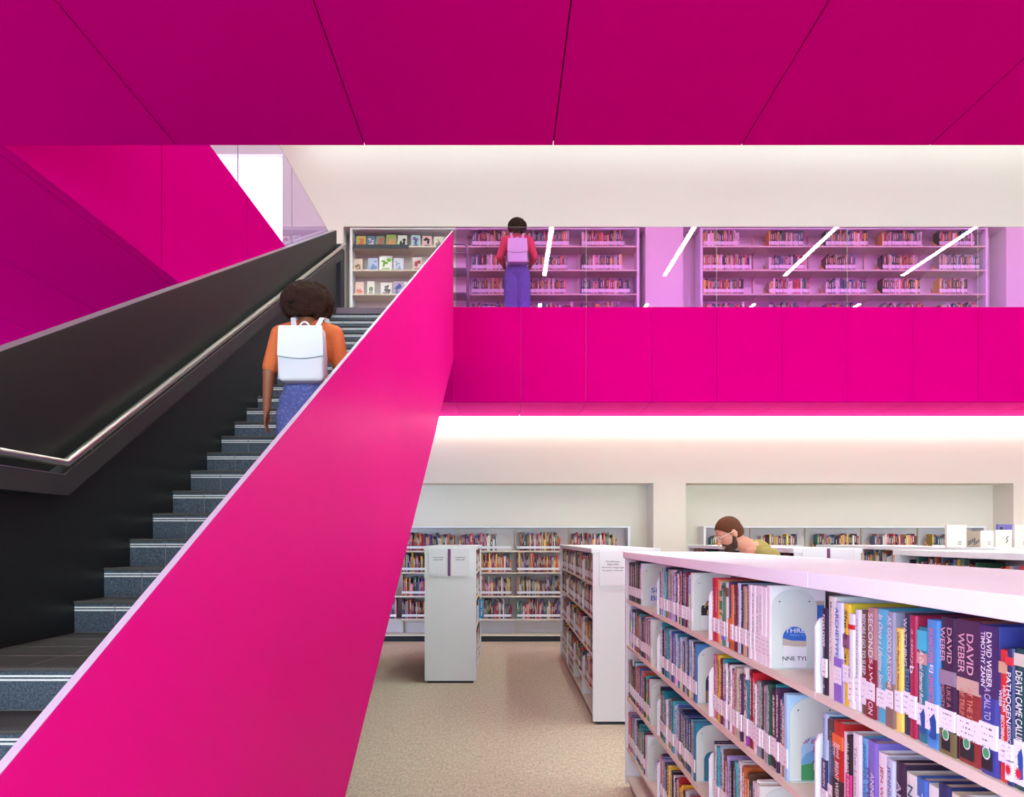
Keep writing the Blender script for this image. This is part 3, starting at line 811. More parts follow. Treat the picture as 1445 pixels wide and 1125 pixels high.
# ------------------------------------------------------------------ freestanding low stacks
ST = 1.42
ROWS = [1.135, 0.86, 0.55, 0.245]
def stack(label, x0, x1, y0, bays, ends=(True, True), sides=('L', 'R'), seams=()):
    """bays: y boundaries from far to near or near to far; y0 unused"""
    ya, yb = min(bays), max(bays)
    t = thing('library_stack', label, 'bookcase', ((x0 + x1) / 2, (ya + yb) / 2, 0), 'freestanding low stacks')
    ox, oy = (x0 + x1) / 2, (ya + yb) / 2
    def O(name, bm, m):
        bmesh.ops.translate(bm, verts=bm.verts[:], vec=(-ox, -oy, 0))
        return obj(name, bm, m, t)
    bs = sorted(bays)
    tc = [ya - 0.03] + sorted(seams) + [yb + 0.03]
    for a, b in zip(tc, tc[1:]):
        O('top', bx(x0 - 0.012, x1 + 0.012, a + 0.001, b - 0.001, ST - 0.038, ST, 0.002), SHELFW)
    for e, (p, q) in zip(ends, ((ya - 0.025, ya), (yb, yb + 0.025))):
        if e: O('end_panel', bx(x0, x1, p, q, 0.025, ST - 0.038), SHELFW)
    xm = (x0 + x1) / 2
    O('back_panel', bx(xm - 0.006, xm + 0.006, ya, yb, 0.07, ST - 0.04), BACKP)
    O('plinth', bx(x0 + 0.03, x1 - 0.03, ya - 0.015, yb + 0.015, 0, 0.048), KICK)
    for sd in sides:
        xf, xb = (x0 + 0.006, xm - 0.006) if sd == 'L' else (x1 - 0.006, xm + 0.006)
        lo, hi = min(xf, xb), max(xf, xb)
        for a, b in zip(bs, bs[1:]):
            for z in ROWS + [0.07]:
                O('shelf', bx(lo, hi, a + 0.004, b - 0.004, z - 0.018, z), SHELFC)
            if a > ya + 0.01:
                for z in ROWS + [0.07]:
                    # thin bracket plate with rounded front corner at the bay joint
                    sx = 1 if sd == 'L' else -1
                    pts = [(xb, z - 0.02), (xf + sx * 0.014, z - 0.022), (xf + sx * 0.002, z - 0.01), (xf, z + 0.01), (xf, z + 0.155), (xf + sx * 0.01, z + 0.175), (xf + sx * 0.05, z + 0.19), (xb, z + 0.19)]
                    O('bracket', prism(B(), pts, 'y', a - 0.004, a + 0.004), SHELFW)
    return t

A_X = (-0.820, -0.286); A_Y = [8.095, 8.98, 9.84]
B_X = (0.716, 1.25); B_Y = [6.30, 7.18, 8.07, 8.96, 9.84]
C_X = (0.733, 1.30); C_Y = [4.69, 3.76, 2.81, 1.85, 0.88, -0.07]
D_X = (2.77, 3.32); D_Y = [5.5, 4.57, 3.64, 2.7, 1.75]
E_X = (2.34, 2.875); E_Y = B_Y
F_X = (3.96, 4.50); F_Y = B_Y
stack('low white stack with two-part purple-striped sign, beside the pink stair', *A_X, 0, A_Y)
stack('low white stack with world-language sign, far end behind the big right stack', *B_X, 0, B_Y)
stack('large white-topped stack of novels in the right foreground', *C_X, 0, C_Y, seams=(1.85,))
stack('white-topped stack at right edge behind the big foreground stack', *D_X, 0, D_Y)
stack('low stack right behind the man, sign panel with purple stripe', *E_X, 0, E_Y)
stack('low stack at far right with books displayed on its top', *F_X, 0, F_Y)

def far_stack(xy, ybs, sd, rows, tmin=0.016, tmax=0.036, pal=PAL):
    for z in rows:
        for a, b in zip(sorted(ybs), sorted(ybs)[1:]):
            x = xy[0] + 0.012 if sd == 'L' else xy[1] - 0.012
            far_row('y', a + 0.02, b - 0.04, x, 0.17, z, 0.18, 0.245, tmin, tmax, pal, rb.choice([0.97, 0.85, 0.92]), True, 1 if sd == 'L' else -1)
far_stack(A_X, A_Y, 'R', ROWS + [0.07], pal=PALK)
far_stack(B_X, B_Y, 'L', ROWS)
far_stack(B_X, B_Y[2:], 'L', [0.07])
far_stack(C_X, C_Y[:4], 'R', ROWS[:1])
far_stack(D_X, D_Y, 'L', ROWS[:2])
far_stack(E_X, E_Y, 'L', ROWS[:2])
far_stack(F_X, F_Y, 'L', ROWS[:2])

me = bpy.data.meshes.new('shelved_books')
me.from_pydata(FARV, [], FARF)
ca = me.color_attributes.new('Col', 'FLOAT_COLOR', 'CORNER')
for p, c in zip(me.polygons, FARC):
    for l in p.loop_indices: ca.data[l].color = c
o = obj_me('shelved_books', me, SHELVED)
tag(o, 'rows of small distant books filling the farther bookcases on both floors', 'books', None, 'stuff')

# ------------------------------------------------------------------ signs on end panels
yA = A_Y[0] - 0.025
def pX(px, y): return (px - 711) * y / F
def pZ(py, y): return EYE + (760 - py) * y / F
ys_ = yA - 0.008
sg = thing('end_panel_sign', 'pair of small white section signs with dark purple divider on the far stack', 'sign', (pX(634, ys_), yA, pZ(794, ys_)), 'end panel signs')
s = ys_ / F
for a, b in ((605, 631.5), (636, 662.5)):
    obj('sign_plate', bx((a - 634) * s, (b - 634) * s, -0.012, -0.001, -19 * s, 19 * s), SIGNW, sg)
    obj('sign_lip', bx((a - 634) * s, (b - 634) * s, -0.02, -0.012, -19 * s, -15.5 * s), SIGNW, sg)
obj('divider_strip', bx(-2 * s, 1.6 * s, -0.014, -0.001, -19 * s, 19 * s), PURPLE, sg)
for cx, l1, l2 in ((618.2, 'J Nonfiction', 'j900-998'), (649.2, 'J Nonfiction', 'j000-J398')):
    lettering('lettering', l1, SIGNTXT, sg, ((cx - 634) * s, -0.0125, 7 * s), (1, 0, 0), (0, 0, 1), 16 * s, 2.4 * s, 0.2)
    lettering('lettering', l2, SIGNTXT, sg, ((cx - 634) * s, -0.0125, 3.6 * s), (1, 0, 0), (0, 0, 1), 13 * s, 2.4 * s, 0.2)
yB = B_Y[0] - 0.025; s = (yB - 0.008) / F
sg = thing('end_panel_sign', 'white sign listing nonfiction, world language and graphic novels on the middle stack', 'sign', (pX(866, yB), yB, pZ(802, yB)), 'end panel signs')
obj('sign_plate', bx(-20 * s, 24 * s, -0.012, -0.001, -24 * s, 24 * s), SIGNW, sg)
obj('sign_lip', bx(-20 * s, 24 * s, -0.022, -0.012, -25 * s, -20 * s), SIGNW, sg)
for i, (l, ww) in enumerate((('Nonfiction', 19), ('940-999', 16), ('World Language', 32), ('Graphic Novels', 29))):
    lettering('lettering', l, SIGNTXT, sg, (-1.5 * s, -0.0125, (9.5 - 4.3 * i) * s), (1, 0, 0), (0, 0, 1), ww * s, 2.9 * s)
yE = E_Y[0] - 0.025; s = (yE - 0.008) / F
sg = thing('end_panel_sign', 'white sign with purple stripe just above the foreground stack top', 'sign', (pX(1168, yE), yE, pZ(794, yE)), 'end panel signs')
obj('sign_plate', bx(-36 * s, -2 * s, -0.012, -0.001, -20 * s, 20 * s), SIGNW, sg)
obj('sign_plate', bx(3 * s, 38 * s, -0.012, -0.001, -20 * s, 20 * s), SIGNW, sg)
obj('divider_strip', bx(-2 * s, 2 * s, -0.014, -0.001, -20 * s, 20 * s), PURPLE, sg)
# small blue flag sign on the far stack
ft = thing('flag_sign', 'small blue vertical sign projecting from the far stack shelf', 'sign', (-0.286, 9.1, 0.55))
obj('sign_plate', bx(-0.005, 0.055, 0, 0.004, 0.02, 0.235), BLUESIGN, ft)
lettering('lettering', 'Fairy Tales', LABELW, ft, (0.025, -0.001, 0.13), (0, 0, -1), (1, 0, 0), 0.17, 0.03)

# books displayed on top of the far-right stack
DS = [(1336, 1364, 741, (236, 228, 214), 'tall cream book pair'), (1364.5, 1383, 750, (150, 130, 110), 'dark picture-cover book'), (1384, 1402, 749, (234, 226, 212), 'small cream book with dark edge'),
      (1405, 1428, 748, (232, 224, 210), 'cream book with black squiggle'), (1433, 1452, 741, (236, 228, 216), 'tall cream book at the picture edge')]
for i, (a, b, yt, col, dd) in enumerate(DS):
    yy = 6.9 + 0.05 * i; s = yy / F
    zt = pZ(yt, yy)
    o = thing('display_book', '%s standing on top of the far right stack' % dd, 'book', (pX((a + b) / 2, yy), yy, ST), 'books displayed on stack top')
    w2 = (b - a) / 2 * s; hgt = zt - ST
    if i == 4: w2 = 0.07
    obj('cover', bx(-w2, w2, 0, 0.03, 0.0005, hgt), cmat(*col), o)
    obj('pages', bx(-w2 + 0.003, w2 - 0.002, 0.004, 0.026, hgt - 0.001, hgt + 0.001), PAGES, o)
    e = B()
    if i == 1:
        for k in range(6): box(e, -w2 * 0.8 + k * 0.017, -w2 * 0.8 + k * 0.017 + 0.012, -0.001, 0, 0.02 + 0.012 * (k % 3), 0.06 + 0.008 * (k % 4))
    elif i == 3: tube(e, [(0.02, -0.001, 0.04), (0.035, -0.001, 0.06), (0.022, -0.001, 0.08), (0.04, -0.001, 0.1)], 0.004, 6)
    else:
        for k in range(3): box(e, w2 * 0.1, w2 * 0.5, -0.001, 0, 0.025 + k * 0.012, 0.029 + k * 0.012)
    obj('cover_print', e, cmat(70, 66, 66), o)
o = thing('display_book', 'small purple book stood behind the cream one on the far right stack', 'book', (pX(1420, 7.5), 7.5, ST), 'books displayed on stack top')
obj('cover', bx(-0.075, 0.075, 0, 0.04, 0.0005, pZ(740, 7.5) - ST), cmat(110, 100, 170), o)
obj('pages', bx(-0.07, 0.074, 0.006, 0.034, 0.2, pZ(740, 7.5) - ST + 0.001), PAGES, o)
obj('cover_print', bx(-0.06, -0.035, -0.001, 0, 0.15, 0.19), cmat(30, 30, 44), o)

# ------------------------------------------------------------------ the big foreground stack: individual books
NUM = ['zero', 'first', 'second', 'third', 'fourth', 'fifth', 'sixth', 'seventh', 'eighth', 'ninth', 'tenth', 'eleventh', 'twelfth', 'thirteenth', 'fourteenth', 'fifteenth', 'sixteenth',
       'seventeenth', 'eighteenth', 'nineteenth', 'twentieth', 'twenty-first', 'twenty-second', 'twenty-third', 'twenty-fourth', 'twenty-fifth', 'twenty-sixth', 'twenty-seventh', 'twenty-eighth',
       'twenty-ninth', 'thirtieth', 'thirty-first', 'thirty-second', 'thirty-third', 'thirty-fourth', 'thirty-fifth', 'thirty-sixth', 'thirty-seventh', 'thirty-eighth']
NPAL = [('navy', (30, 38, 72)), ('black', (30, 30, 36)), ('charcoal', (62, 64, 72)), ('white', (228, 230, 232)), ('white', (216, 220, 226)), ('pale blue', (168, 200, 226)), ('blue', (52, 104, 176)),
        ('red', (196, 36, 46)), ('maroon', (116, 28, 50)), ('teal', (40, 148, 160)), ('cream', (226, 214, 190)), ('plum', (70, 44, 78)), ('grey', (140, 146, 156)), ('dark green', (34, 78, 66)),
        ('slate blue', (82, 104, 136)), ('lilac', (168, 160, 208)), ('pink', (214, 130, 156)), ('orange', (216, 112, 56)), ('yellow', (230, 196, 60)), ('brown', (110, 76, 58)), ('turquoise', (60, 176, 190)), ('navy', (24, 30, 56)), ('white', (234, 234, 230))]

COV = {}
def cvr(o): return COV.get(o.name, o)
def book(label, y1, t, h, d, xf, z, col, plain=False, lab=(0.032, 0.085), slot='books on the foreground stack'):
    """spine at x=xf facing -x, occupying y1-t..y1 ; returns the root"""
    o = thing('book', label, 'book', (xf, y1 - t / 2, z), slot)
    bl = min(0.004, t * 0.16)
    u = t / 2
    c = B()
    # jacket: two boards and a rounded spine, one U-shaped section
    out = [(d, -u), (0.004, -u), (0.001, -u * 0.7), (0, 0), (0.001, u * 0.7), (0.004, u), (d, u)]
    th = 0.0022
    inn = [(d, u - th), (0.006, u - th), (0.006, -u + th), (d, -u + th)]
    prism(c, out + inn, 'z', 0.0005, h)
    cv = obj('cover', c, COVERP if plain else COVER, o)
    cv.color = srgb(*col); COV[o.name] = cv
    obj('pages', bx(0.006, d - 0.004, -u + th, u - th, 0.004, h - 0.005), PAGES, o)
    if lab:
        lz0, lz1 = lab
        obj('spine_label', bx(-0.0012, 0.0035, -u * 0.93, u * 0.93, lz0, lz1), SPLABEL, cv)
    return o

def spine_text(o, s, col, zc, length, width, yo=0.0, shear=0.0):
    """lettering reading downwards on the spine"""
    return lettering('spine_lettering', s, cmat(*col), cvr(o), (-0.0009, yo, zc), (0, 0, -1), (0, -1, 0), length, width, shear)

def spine_block(o, t, z0, z1, col, name='spine_block', wf=0.96):
    return obj(name, bx(-0.0006, 0.0038, -t / 2 * wf, t / 2 * wf, z0, z1), cmat(*col), cvr(o))

row_s = ['top shelf', 'second shelf', 'third shelf', 'bottom shelf']
bay_s = ['farthest bay', 'second bay', 'third bay', 'nearest bay']
XFR = C_X[0] + 0.012
rn = random.Random(21)
def lab_for(cname, k, r, b):
    return '%s book, %s from left, %s, %s of the foreground stack' % (cname, NUM[k], row_s[r], bay_s[b])
last_books = {}
def fill(r, b, ystart, yend, bias=None, hscale=1.0):
    y = ystart; k = 1; o = None
    while True:
        t = rn.uniform(0.017, 0.036)
        if y - t < yend: break
        cname, col = rn.choice(bias or NPAL)
        kk = rn.uniform(0.85, 1.1)
        col = tuple(min(250, v * kk) for v in col)
        h = min(0.238, rn.gauss(0.221, 0.010)) * hscale
        o = book(lab_for(cname, k, r, b), y, t, h, rn.uniform(0.145, 0.165), XFR + rn.uniform(0, 0.008), ROWS[r], col)
        last_books[(r, b)] = (o, y - t, h)
        y -= t + 0.0006; k += 1
    return y
DARKP = [('navy', (34, 44, 66)), ('black', (40, 44, 50)), ('grey', (96, 108, 116)), ('charcoal', (58, 66, 76)), ('slate blue', (70, 90, 112))]
BLUEP = [('blue', (46, 96, 176)), ('navy', (28, 40, 90)), ('teal', (30, 140, 160)), ('charcoal', (60, 64, 74)), ('turquoise', (70, 180, 200)), ('pale blue', (160, 196, 226)), ('white', (222, 226, 230)), ('slate blue', (82, 104, 136))]
ye = {}
ye[0, 0] = fill(0, 0, C_Y[0] - 0.015, 4.24, DARKP)
ye[0, 1] = fill(0, 1, C_Y[1] - 0.012, 3.10, None)
ye[1, 0] = fill(1, 0, C_Y[0] - 0.015, 3.96)
ye[1, 1] = fill(1, 1, C_Y[1] - 0.012, 3.04, BLUEP)
ye[1, 2] = fill(1, 2, C_Y[2] - 0.012, 2.07)
ye[2, 0] = fill(2, 0, C_Y[0] - 0.015, 3.98)
ye[2, 1] = fill(2, 1, C_Y[1] - 0.012, 3.05, BLUEP + NPAL[:6])
ye[2, 2] = fill(2, 2, C_Y[2] - 0.012, 2.30)
ye[3, 0] = fill(3, 0, C_Y[0] - 0.015, 4.06, None, 0.97)
ye[3, 1] = fill(3, 1, C_Y[1] - 0.012, 3.1, None, 0.97)

def bay(r, b, specs, y, extra=None):
    """named books: (thickness, height, colour name, rgb, [(text, rgb, zc, len, width, yo, shear)], [(z0,z1,rgb)], label span or None)"""
    for k, (t, h, cn, col, texts, blocks, lab) in enumerate(specs, 1):
        o = book(lab_for(cn, k, r, b), y, t - 0.0006, h, 0.155, XFR + (k * 7 % 5) * 0.001, ROWS[r], col, True, lab)
        for (z0, z1, c) in blocks: spine_block(o, t, z0, z1, c)
        for (s_, c, zc, ln_, wd, yo, sh) in texts: spine_text(o, s_, c, zc, ln_, wd, yo, sh)
        if extra: extra(k, o, t, h)
        y -= t
    return y
W_ = (240, 238, 234); K_ = (40, 38, 46)
L1 = (0.034, 0.084)
top3 = [
    (0.028, 0.224, 'crimson', (190, 40, 70), [('HEARTS', W_, 0.15, 0.08, 0.012, 0, 0)], [], L1),
    (0.033, 0.226, 'red', (216, 50, 84), [('AMAMBA', W_, 0.15, 0.09, 0.012, 0, 0)], [], L1),
    (0.020, 0.221, 'orange', (232, 150, 90), [('The Ghost', (90, 40, 30), 0.15, 0.08, 0.009, 0, 0)], [], L1),
    (0.030, 0.215, 'cream floral', (222, 222, 206), [], [(0.12, 0.15, (60, 150, 90)), (0.165, 0.185, (40, 120, 80)), (0.10, 0.11, (120, 170, 60))], L1),
    (0.034, 0.214, 'green floral', (70, 150, 112), [('SUMMER', W_, 0.15, 0.09, 0.012, 0, 0)], [(0.185, 0.205, (30, 90, 70)), (0.02, 0.034, (110, 130, 210))], L1),
    (0.022, 0.216, 'white', (224, 224, 228), [], [(0.17, 0.2, (120, 70, 60))], L1),
    (0.030, 0.222, 'plum', (66, 56, 96), [('JOHNSON', (220, 200, 190), 0.15, 0.1, 0.013, 0, 0)], [(0.02, 0.1, (224, 120, 70))], None),
    (0.024, 0.213, 'orange', (222, 140, 90), [('The Last Road', K_, 0.16, 0.08, 0.009, 0, 0)], [(0.0, 0.03, (200, 100, 50))], L1),
    (0.018, 0.214, 'brown', (130, 86, 70), [('Sleeper', W_, 0.15, 0.07, 0.008, 0, 0)], [], L1),
    (0.020, 0.216, 'maroon', (110, 34, 56), [('a novel', W_, 0.15, 0.06, 0.009, 0, 0.3)], [], L1),
    (0.024, 0.222, 'pale blue', (196, 212, 226), [('THE SOMERSET', K_, 0.15, 0.12, 0.011, 0, 0)], [], L1),
    (0.028, 0.220, 'navy', (40, 50, 90), [('NIGHT FALL', W_, 0.15, 0.1, 0.012, 0, 0)], [], L1),
    (0.03, 0.216, 'tan', (196, 170, 140), [('The Orchard', K_, 0.15, 0.1, 0.011, 0, 0.3)], [], L1),
    (0.018, 0.222, 'charcoal', (74, 76, 92), [('STEPHENS', W_, 0.16, 0.1, 0.009, 0, 0)], [], L1),
    (0.026, 0.224, 'white', (236, 236, 238), [('The Burgess Boys', (120, 120, 130), 0.14, 0.13, 0.008, 0, 0)], [], L1),
    (0.026, 0.224, 'white', (238, 238, 240), [('S USA NNE', (150, 130, 140), 0.14, 0.12, 0.011, 0, 0)], [], L1),
    (0.030, 0.225, 'white', (240, 240, 242), [('ANNE TYLER', (150, 150, 160), 0.14, 0.11, 0.012, 0, 0)], [], L1),
    (0.034, 0.226, 'white', (242, 242, 244), [('THREE DAYS', (170, 170, 176), 0.15, 0.1, 0.010, 0, 0)], [], L1),
]
top3 = [((q[0] * 1.16,) + q[1:]) for q in top3]
y3 = bay(0, 2, top3, C_Y[2] - 0.012)
while y3 - 0.03 > 2.19:
    o = book('white book closing the row, third bay, top shelf of the foreground stack', y3, 0.034, 0.226, 0.155, XFR, ROWS[0], (242, 242, 244), True, L1)
    y3 -= 0.0345

GREEN_ = (70, 170, 110)
def extra4(k, o, t, h):
    u = t / 2; o = cvr(o)
    if k in (16, 17, 18):
        obj('green_sticker_back', bx(-0.0016, 0.003, -u * 0.45, u * 0.6, 0.008, 0.036), cmat(34, 40, 44), o)
        c = B()
        bmesh.ops.create_circle(c, cap_ends=True, segments=20, radius=min(u * 0.5, 0.010), matrix=Matrix.Translation((-0.0021, 0.001, 0.034)) @ Matrix.Rotation(PI / 2, 4, 'Y'))
        obj('sticker_ring', c, cmat(236, 240, 236), o)
        c = B()
        bmesh.ops.create_circle(c, cap_ends=True, segments=20, radius=min(u * 0.38, 0.0078), matrix=Matrix.Translation((-0.0024, 0.001, 0.034)) @ Matrix.Rotation(PI / 2, 4, 'Y'))
        obj('sticker_disc', c, cmat(*GREEN_), o)
    if k in (14, 15, 21):
        obj('blue_sticker', prism(B(), [(-u * 0.85, 0.018), (-u * 0.2, 0.016), (u * 0.35, 0.02), (-u * 0.05, 0.03), (u * 0.2, 0.05), (-u * 0.5, 0.062), (-u * 0.8, 0.05)], 'x', -0.0017, -0.0012), cmat(36, 84, 160), o)
    if k in (20, 21):
        zc = 0.022
        obj('leaf_back', bx(-0.0014, 0.003, -u * 0.9, u * 0.9, zc - 0.014, zc + 0.014), cmat(240, 236, 238), o)
        pts = []
        for q in range(22):
            r = (0.0085 if q % 2 == 0 else 0.0045) * min(1, u / 0.0085)
            a = q * 2 * PI / 22
            pts.append((r * math.sin(a), zc + 0.002 + r * 1.15 * math.cos(a)))
        obj('maple_leaf', prism(B(), pts, 'x', -0.002, -0.0015), cmat(214, 40, 60), o)
near1 = [
    (0.028, 0.202, 'black FOXLOWE'.split()[0], (42, 42, 60), [('FOXLOWE', W_, 0.15, 0.075, 0.013, 0, 0), ('G', W_, 0.02, 0.008, 0.01, 0, 0)], [], (0.042, 0.085)),
    (0.043, 0.232, 'cream', (232, 228, 218), [("Madeleine's War", (170, 160, 160), 0.15, 0.14, 0.014, 0, 0)], [], None),
    (0.041, 0.222, 'white and violet', (214, 224, 240), [('ARCHETYPE', (50, 100, 190), 0.155, 0.11, 0.018, 0.004, 0)], [(0.0, 0.098, (140, 110, 200))], (0.04, 0.078)),
    (0.033, 0.222, 'yellow', (234, 206, 60), [('She & Cat', (60, 50, 40), 0.15, 0.12, 0.015, 0, 0.2)], [(0.125, 0.155, (150, 90, 130))], (0.05, 0.088)),
    (0.027, 0.203, 'white', (232, 232, 236), [('nominated', (120, 130, 160), 0.11, 0.12, 0.006, 0.006, 0)], [(0.17, 0.18, (200, 40, 50))], (0.015, 0.065)),
    (0.024, 0.214, 'white', (226, 226, 232), [('CLOSED CIRCLE', (160, 160, 176), 0.13, 0.13, 0.008, 0, 0)], [], (0.02, 0.07)),
    (0.032, 0.215, 'brown', (108, 80, 66), [('BEFORE I GO TO SLEEP', W_, 0.145, 0.125, 0.016, 0, 0)], [], (0.02, 0.075)),
    (0.040, 0.224, 'dusky red', (176, 130, 130), [('SECOND', W_, 0.168, 0.09, 0.02, 0, 0), ('S.J.W', W_, 0.095, 0.05, 0.018, 0, 0), ('ON', W_, 0.02, 0.026, 0.02, 0, 0)], [(0.0, 0.12, (140, 30, 52))], (0.036, 0.072)),
    (0.044, 0.225, 'turquoise', (84, 186, 210), [('In Once a Lifetime Smile', W_, 0.14, 0.15, 0.018, 0.004, 0.35)], [], (0.03, 0.066)),
    (0.031, 0.223, 'grey', (150, 152, 172), [('AS GOOD AS GONE', W_, 0.145, 0.14, 0.014, 0, 0)], [(0.0, 0.085, (140, 110, 100))], (0.038, 0.072)),
    (0.027, 0.195, 'yellow', (244, 214, 100), [("Other People's Houses", (60, 50, 40), 0.13, 0.115, 0.012, 0, 0.3)], [], (0.036, 0.076)),
    (0.026, 0.225, 'dark plum', (54, 50, 76), [('WATCHING', (220, 220, 230), 0.172, 0.09, 0.012, 0.004, 0), ('EDIE', (90, 150, 200), 0.10, 0.045, 0.013, -0.003, 0)], [], (0.038, 0.08)),
    (0.025, 0.224, 'crimson', (168, 40, 74), [('a story', (230, 180, 190), 0.165, 0.07, 0.011, 0, 0.3), ('b', W_, 0.125, 0.014, 0.014, 0, 0)], [], (0.036, 0.078)),
    (0.033, 0.206, 'teal', (44, 130, 146), [('A Dual Eternal Return', W_, 0.11, 0.11, 0.013, 0, 0.3)], [(0.165, 0.2, (70, 190, 210)), (0.14, 0.16, (200, 150, 140))], (0.03, 0.068)),
    (0.041, 0.223, 'bright blue', (74, 146, 210), [('SHOWSTOPPER', (226, 120, 130), 0.178, 0.062, 0.016, 0, 0), ('UNWRITTEN', (226, 120, 130), 0.1, 0.055, 0.016, 0, 0), ('EJ', W_, 0.138, 0.014, 0.014, 0, 0)], [], (0.03, 0.078)),
    (0.047, 0.231, 'dark plum', (58, 42, 70), [('DAVID', (216, 170, 180), 0.185, 0.06, 0.014, -0.008, 0), ('WEBER', (216, 170, 180), 0.185, 0.06, 0.014, 0.012, 0), ('LIKE A', (190, 120, 120), 0.098, 0.035, 0.012, -0.006, 0), ('MIGHTY', (190, 120, 120), 0.098, 0.04, 0.012, 0.012, 0)],
     [(0.118, 0.142, (150, 130, 150)), (0.0, 0.04, (120, 112, 70))], (0.042, 0.076)),
    (0.066, 0.233, 'red and purple', (150, 60, 56), [('DAVID', (216, 170, 180), 0.178, 0.066, 0.018, -0.006, 0), ('WEBER', (216, 170, 180), 0.178, 0.066, 0.018, 0.018, 0), ('AT THE SIGN', (220, 140, 120), 0.09, 0.07, 0.014, -0.006, 0), ('OF TRIUMPH', (220, 140, 120), 0.09, 0.06, 0.014, 0.016, 0)],
     [(0.138, 0.233, (72, 48, 78)), (0.115, 0.138, (200, 170, 150))], (0.040, 0.074)),
    (0.046, 0.231, 'violet and blue', (64, 72, 150), [('DAVID WEBER', W_, 0.178, 0.085, 0.013, -0.004, 0), ('TIMOTHY ZAHN', W_, 0.178, 0.085, 0.011, 0.011, 0), ('A CALL TO DUTY', (190, 190, 220), 0.095, 0.08, 0.016, 0, 0)], [(0.12, 0.231, (66, 48, 100))], (0.042, 0.08)),
    (0.021, 0.198, 'red', (214, 56, 52), [('HEATHER', W_, 0.125, 0.04, 0.007, -0.004, 0), ('WEBB', W_, 0.125, 0.025, 0.007, 0.005, 0), ('BECOMING', W_, 0.08, 0.04, 0.009, 0, 0)], [(0.163, 0.18, (214, 170, 130))], (0.03, 0.062)),
    (0.016, 0.203, 'navy and white', (44, 54, 100), [('PATHOGEN', W_, 0.13, 0.075, 0.011, 0, 0), ('JESSIC', W_, 0.077, 0.028, 0.010, 0, 0)], [(0.178, 0.19, (214, 60, 70))], (0.038, 0.062)),
    (0.024, 0.205, 'dark green', (24, 76, 76), [('DEATH CAME CALLIN', W_, 0.12, 0.105, 0.015, 0, 0)], [(0.18, 0.198, (220, 214, 190))], (0.036, 0.072)),
    (0.033, 0.228, 'brown', (150, 96, 84), [('GRAND', (170, 200, 230), 0.165, 0.05, 0.013, -0.006, 0), ('CANYON', (170, 200, 230), 0.165, 0.05, 0.011, 0.008, 0), ('BER', (230, 130, 60), 0.025, 0.03, 0.02, 0, 0)], [(0.0, 0.045, (60, 44, 60))], (0.046, 0.086)),
    (0.036, 0.22, 'blue', (60, 90, 150), [('THE HUNTER', W_, 0.15, 0.1, 0.014, 0, 0)], [], L1),
    (0.036, 0.225, 'cream', (224, 214, 196), [('A SUMMER', K_, 0.15, 0.1, 0.014, 0, 0)], [], L1),
]
near1[0] = (near1[0][0], near1[0][1], 'black', near1[0][3], near1[0][4], near1[0][5], near1[0][6])
bay(0, 3, near1, 1.832, extra4)
near2 = [
    (0.030, 0.232, 'pale blue', (176, 206, 232), [('MUNSON', W_, 0.09, 0.055, 0.012, 0, 0), ('Dangerous', (90, 130, 190), 0.175, 0.09, 0.010, 0, 0)], [(0.055, 0.125, (50, 52, 110))], (0.015, 0.055)),
    (0.032, 0.228, 'slate blue', (72, 92, 122), [('In the Unlikely', (150, 170, 190), 0.15, 0.1, 0.011, 0, 0)], [(0.175, 0.224, (84, 70, 70))], (0.02, 0.075)),
    (0.052, 0.229, 'red sunset', (190, 46, 44), [('Blood', W_, 0.165, 0.03, 0.016, -0.006, 0), ('Mirror', W_, 0.165, 0.032, 0.016, 0.012, 0), ('BRENT WEEKS', W_, 0.095, 0.09, 0.018, 0, 0)], [(0.0, 0.10, (56, 30, 50)), (0.17, 0.2, (236, 110, 60))], (0.02, 0.05)),
    (0.020, 0.215, 'white', (228, 226, 230), [], [], (0.02, 0.07)),
    (0.024, 0.213, 'black and pink', (40, 36, 46), [('ALL IS NOT FORGOT', W_, 0.13, 0.14, 0.009, 0, 0)], [(0.0, 0.13, (210, 50, 130))], None),
    (0.040, 0.226, 'white', (230, 230, 234), [('The Letter', (190, 170, 180), 0.14, 0.12, 0.014, 0, 0)], [], (0.02, 0.075)),
    (0.030, 0.226, 'sky blue', (110, 186, 232), [('JENNIFER WEINER', (40, 110, 180), 0.14, 0.15, 0.015, 0, 0)], [], (0.015, 0.055)),
    (0.042, 0.228, 'violet', (128, 112, 196), [('ANNE TYLER', W_, 0.11, 0.11, 0.015, -0.006, 0), ('RIVERS', (100, 80, 160), 0.12, 0.1, 0.013, 0.012, 0)], [], (0.015, 0.055)),
    (0.038, 0.215, 'white with red squiggle', (236, 232, 236), [('JEN WEINER', (190, 60, 80), 0.13, 0.12, 0.014, 0, 0)], [], (0.015, 0.055)),
    (0.034, 0.213, 'lavender', (196, 206, 232), [('JENNIFER W', (90, 100, 170), 0.14, 0.12, 0.015, 0, 0)], [], (0.015, 0.055)),
    (0.034, 0.216, 'dark plum', (58, 44, 66), [('ARTEMIS', (200, 190, 210), 0.12, 0.12, 0.018, 0, 0)], [], (0.015, 0.055)),
    (0.042, 0.206, 'cream', (230, 230, 222), [('No. 4 I', (30, 90, 110), 0.14, 0.09, 0.018, 0, 0)], [], (0.015, 0.055)),
    (0.036, 0.21, 'blue', (66, 110, 184), [('The', W_, 0.16, 0.05, 0.018, 0, 0)], [], (0.015, 0.055)),
    (0.036, 0.208, 'white', (226, 228, 226), [], [], (0.015, 0.055)),
    (0.036, 0.222, 'navy', (40, 52, 100), [], [], (0.015, 0.055)),
    (0.036, 0.216, 'cream', (226, 214, 190), [], [], (0.015, 0.055)),
    (0.036, 0.222, 'white', (226, 228, 226), [], [], (0.015, 0.055)),
    (0.036, 0.216, 'teal', (40, 140, 150), [], [], (0.015, 0.055)),
]
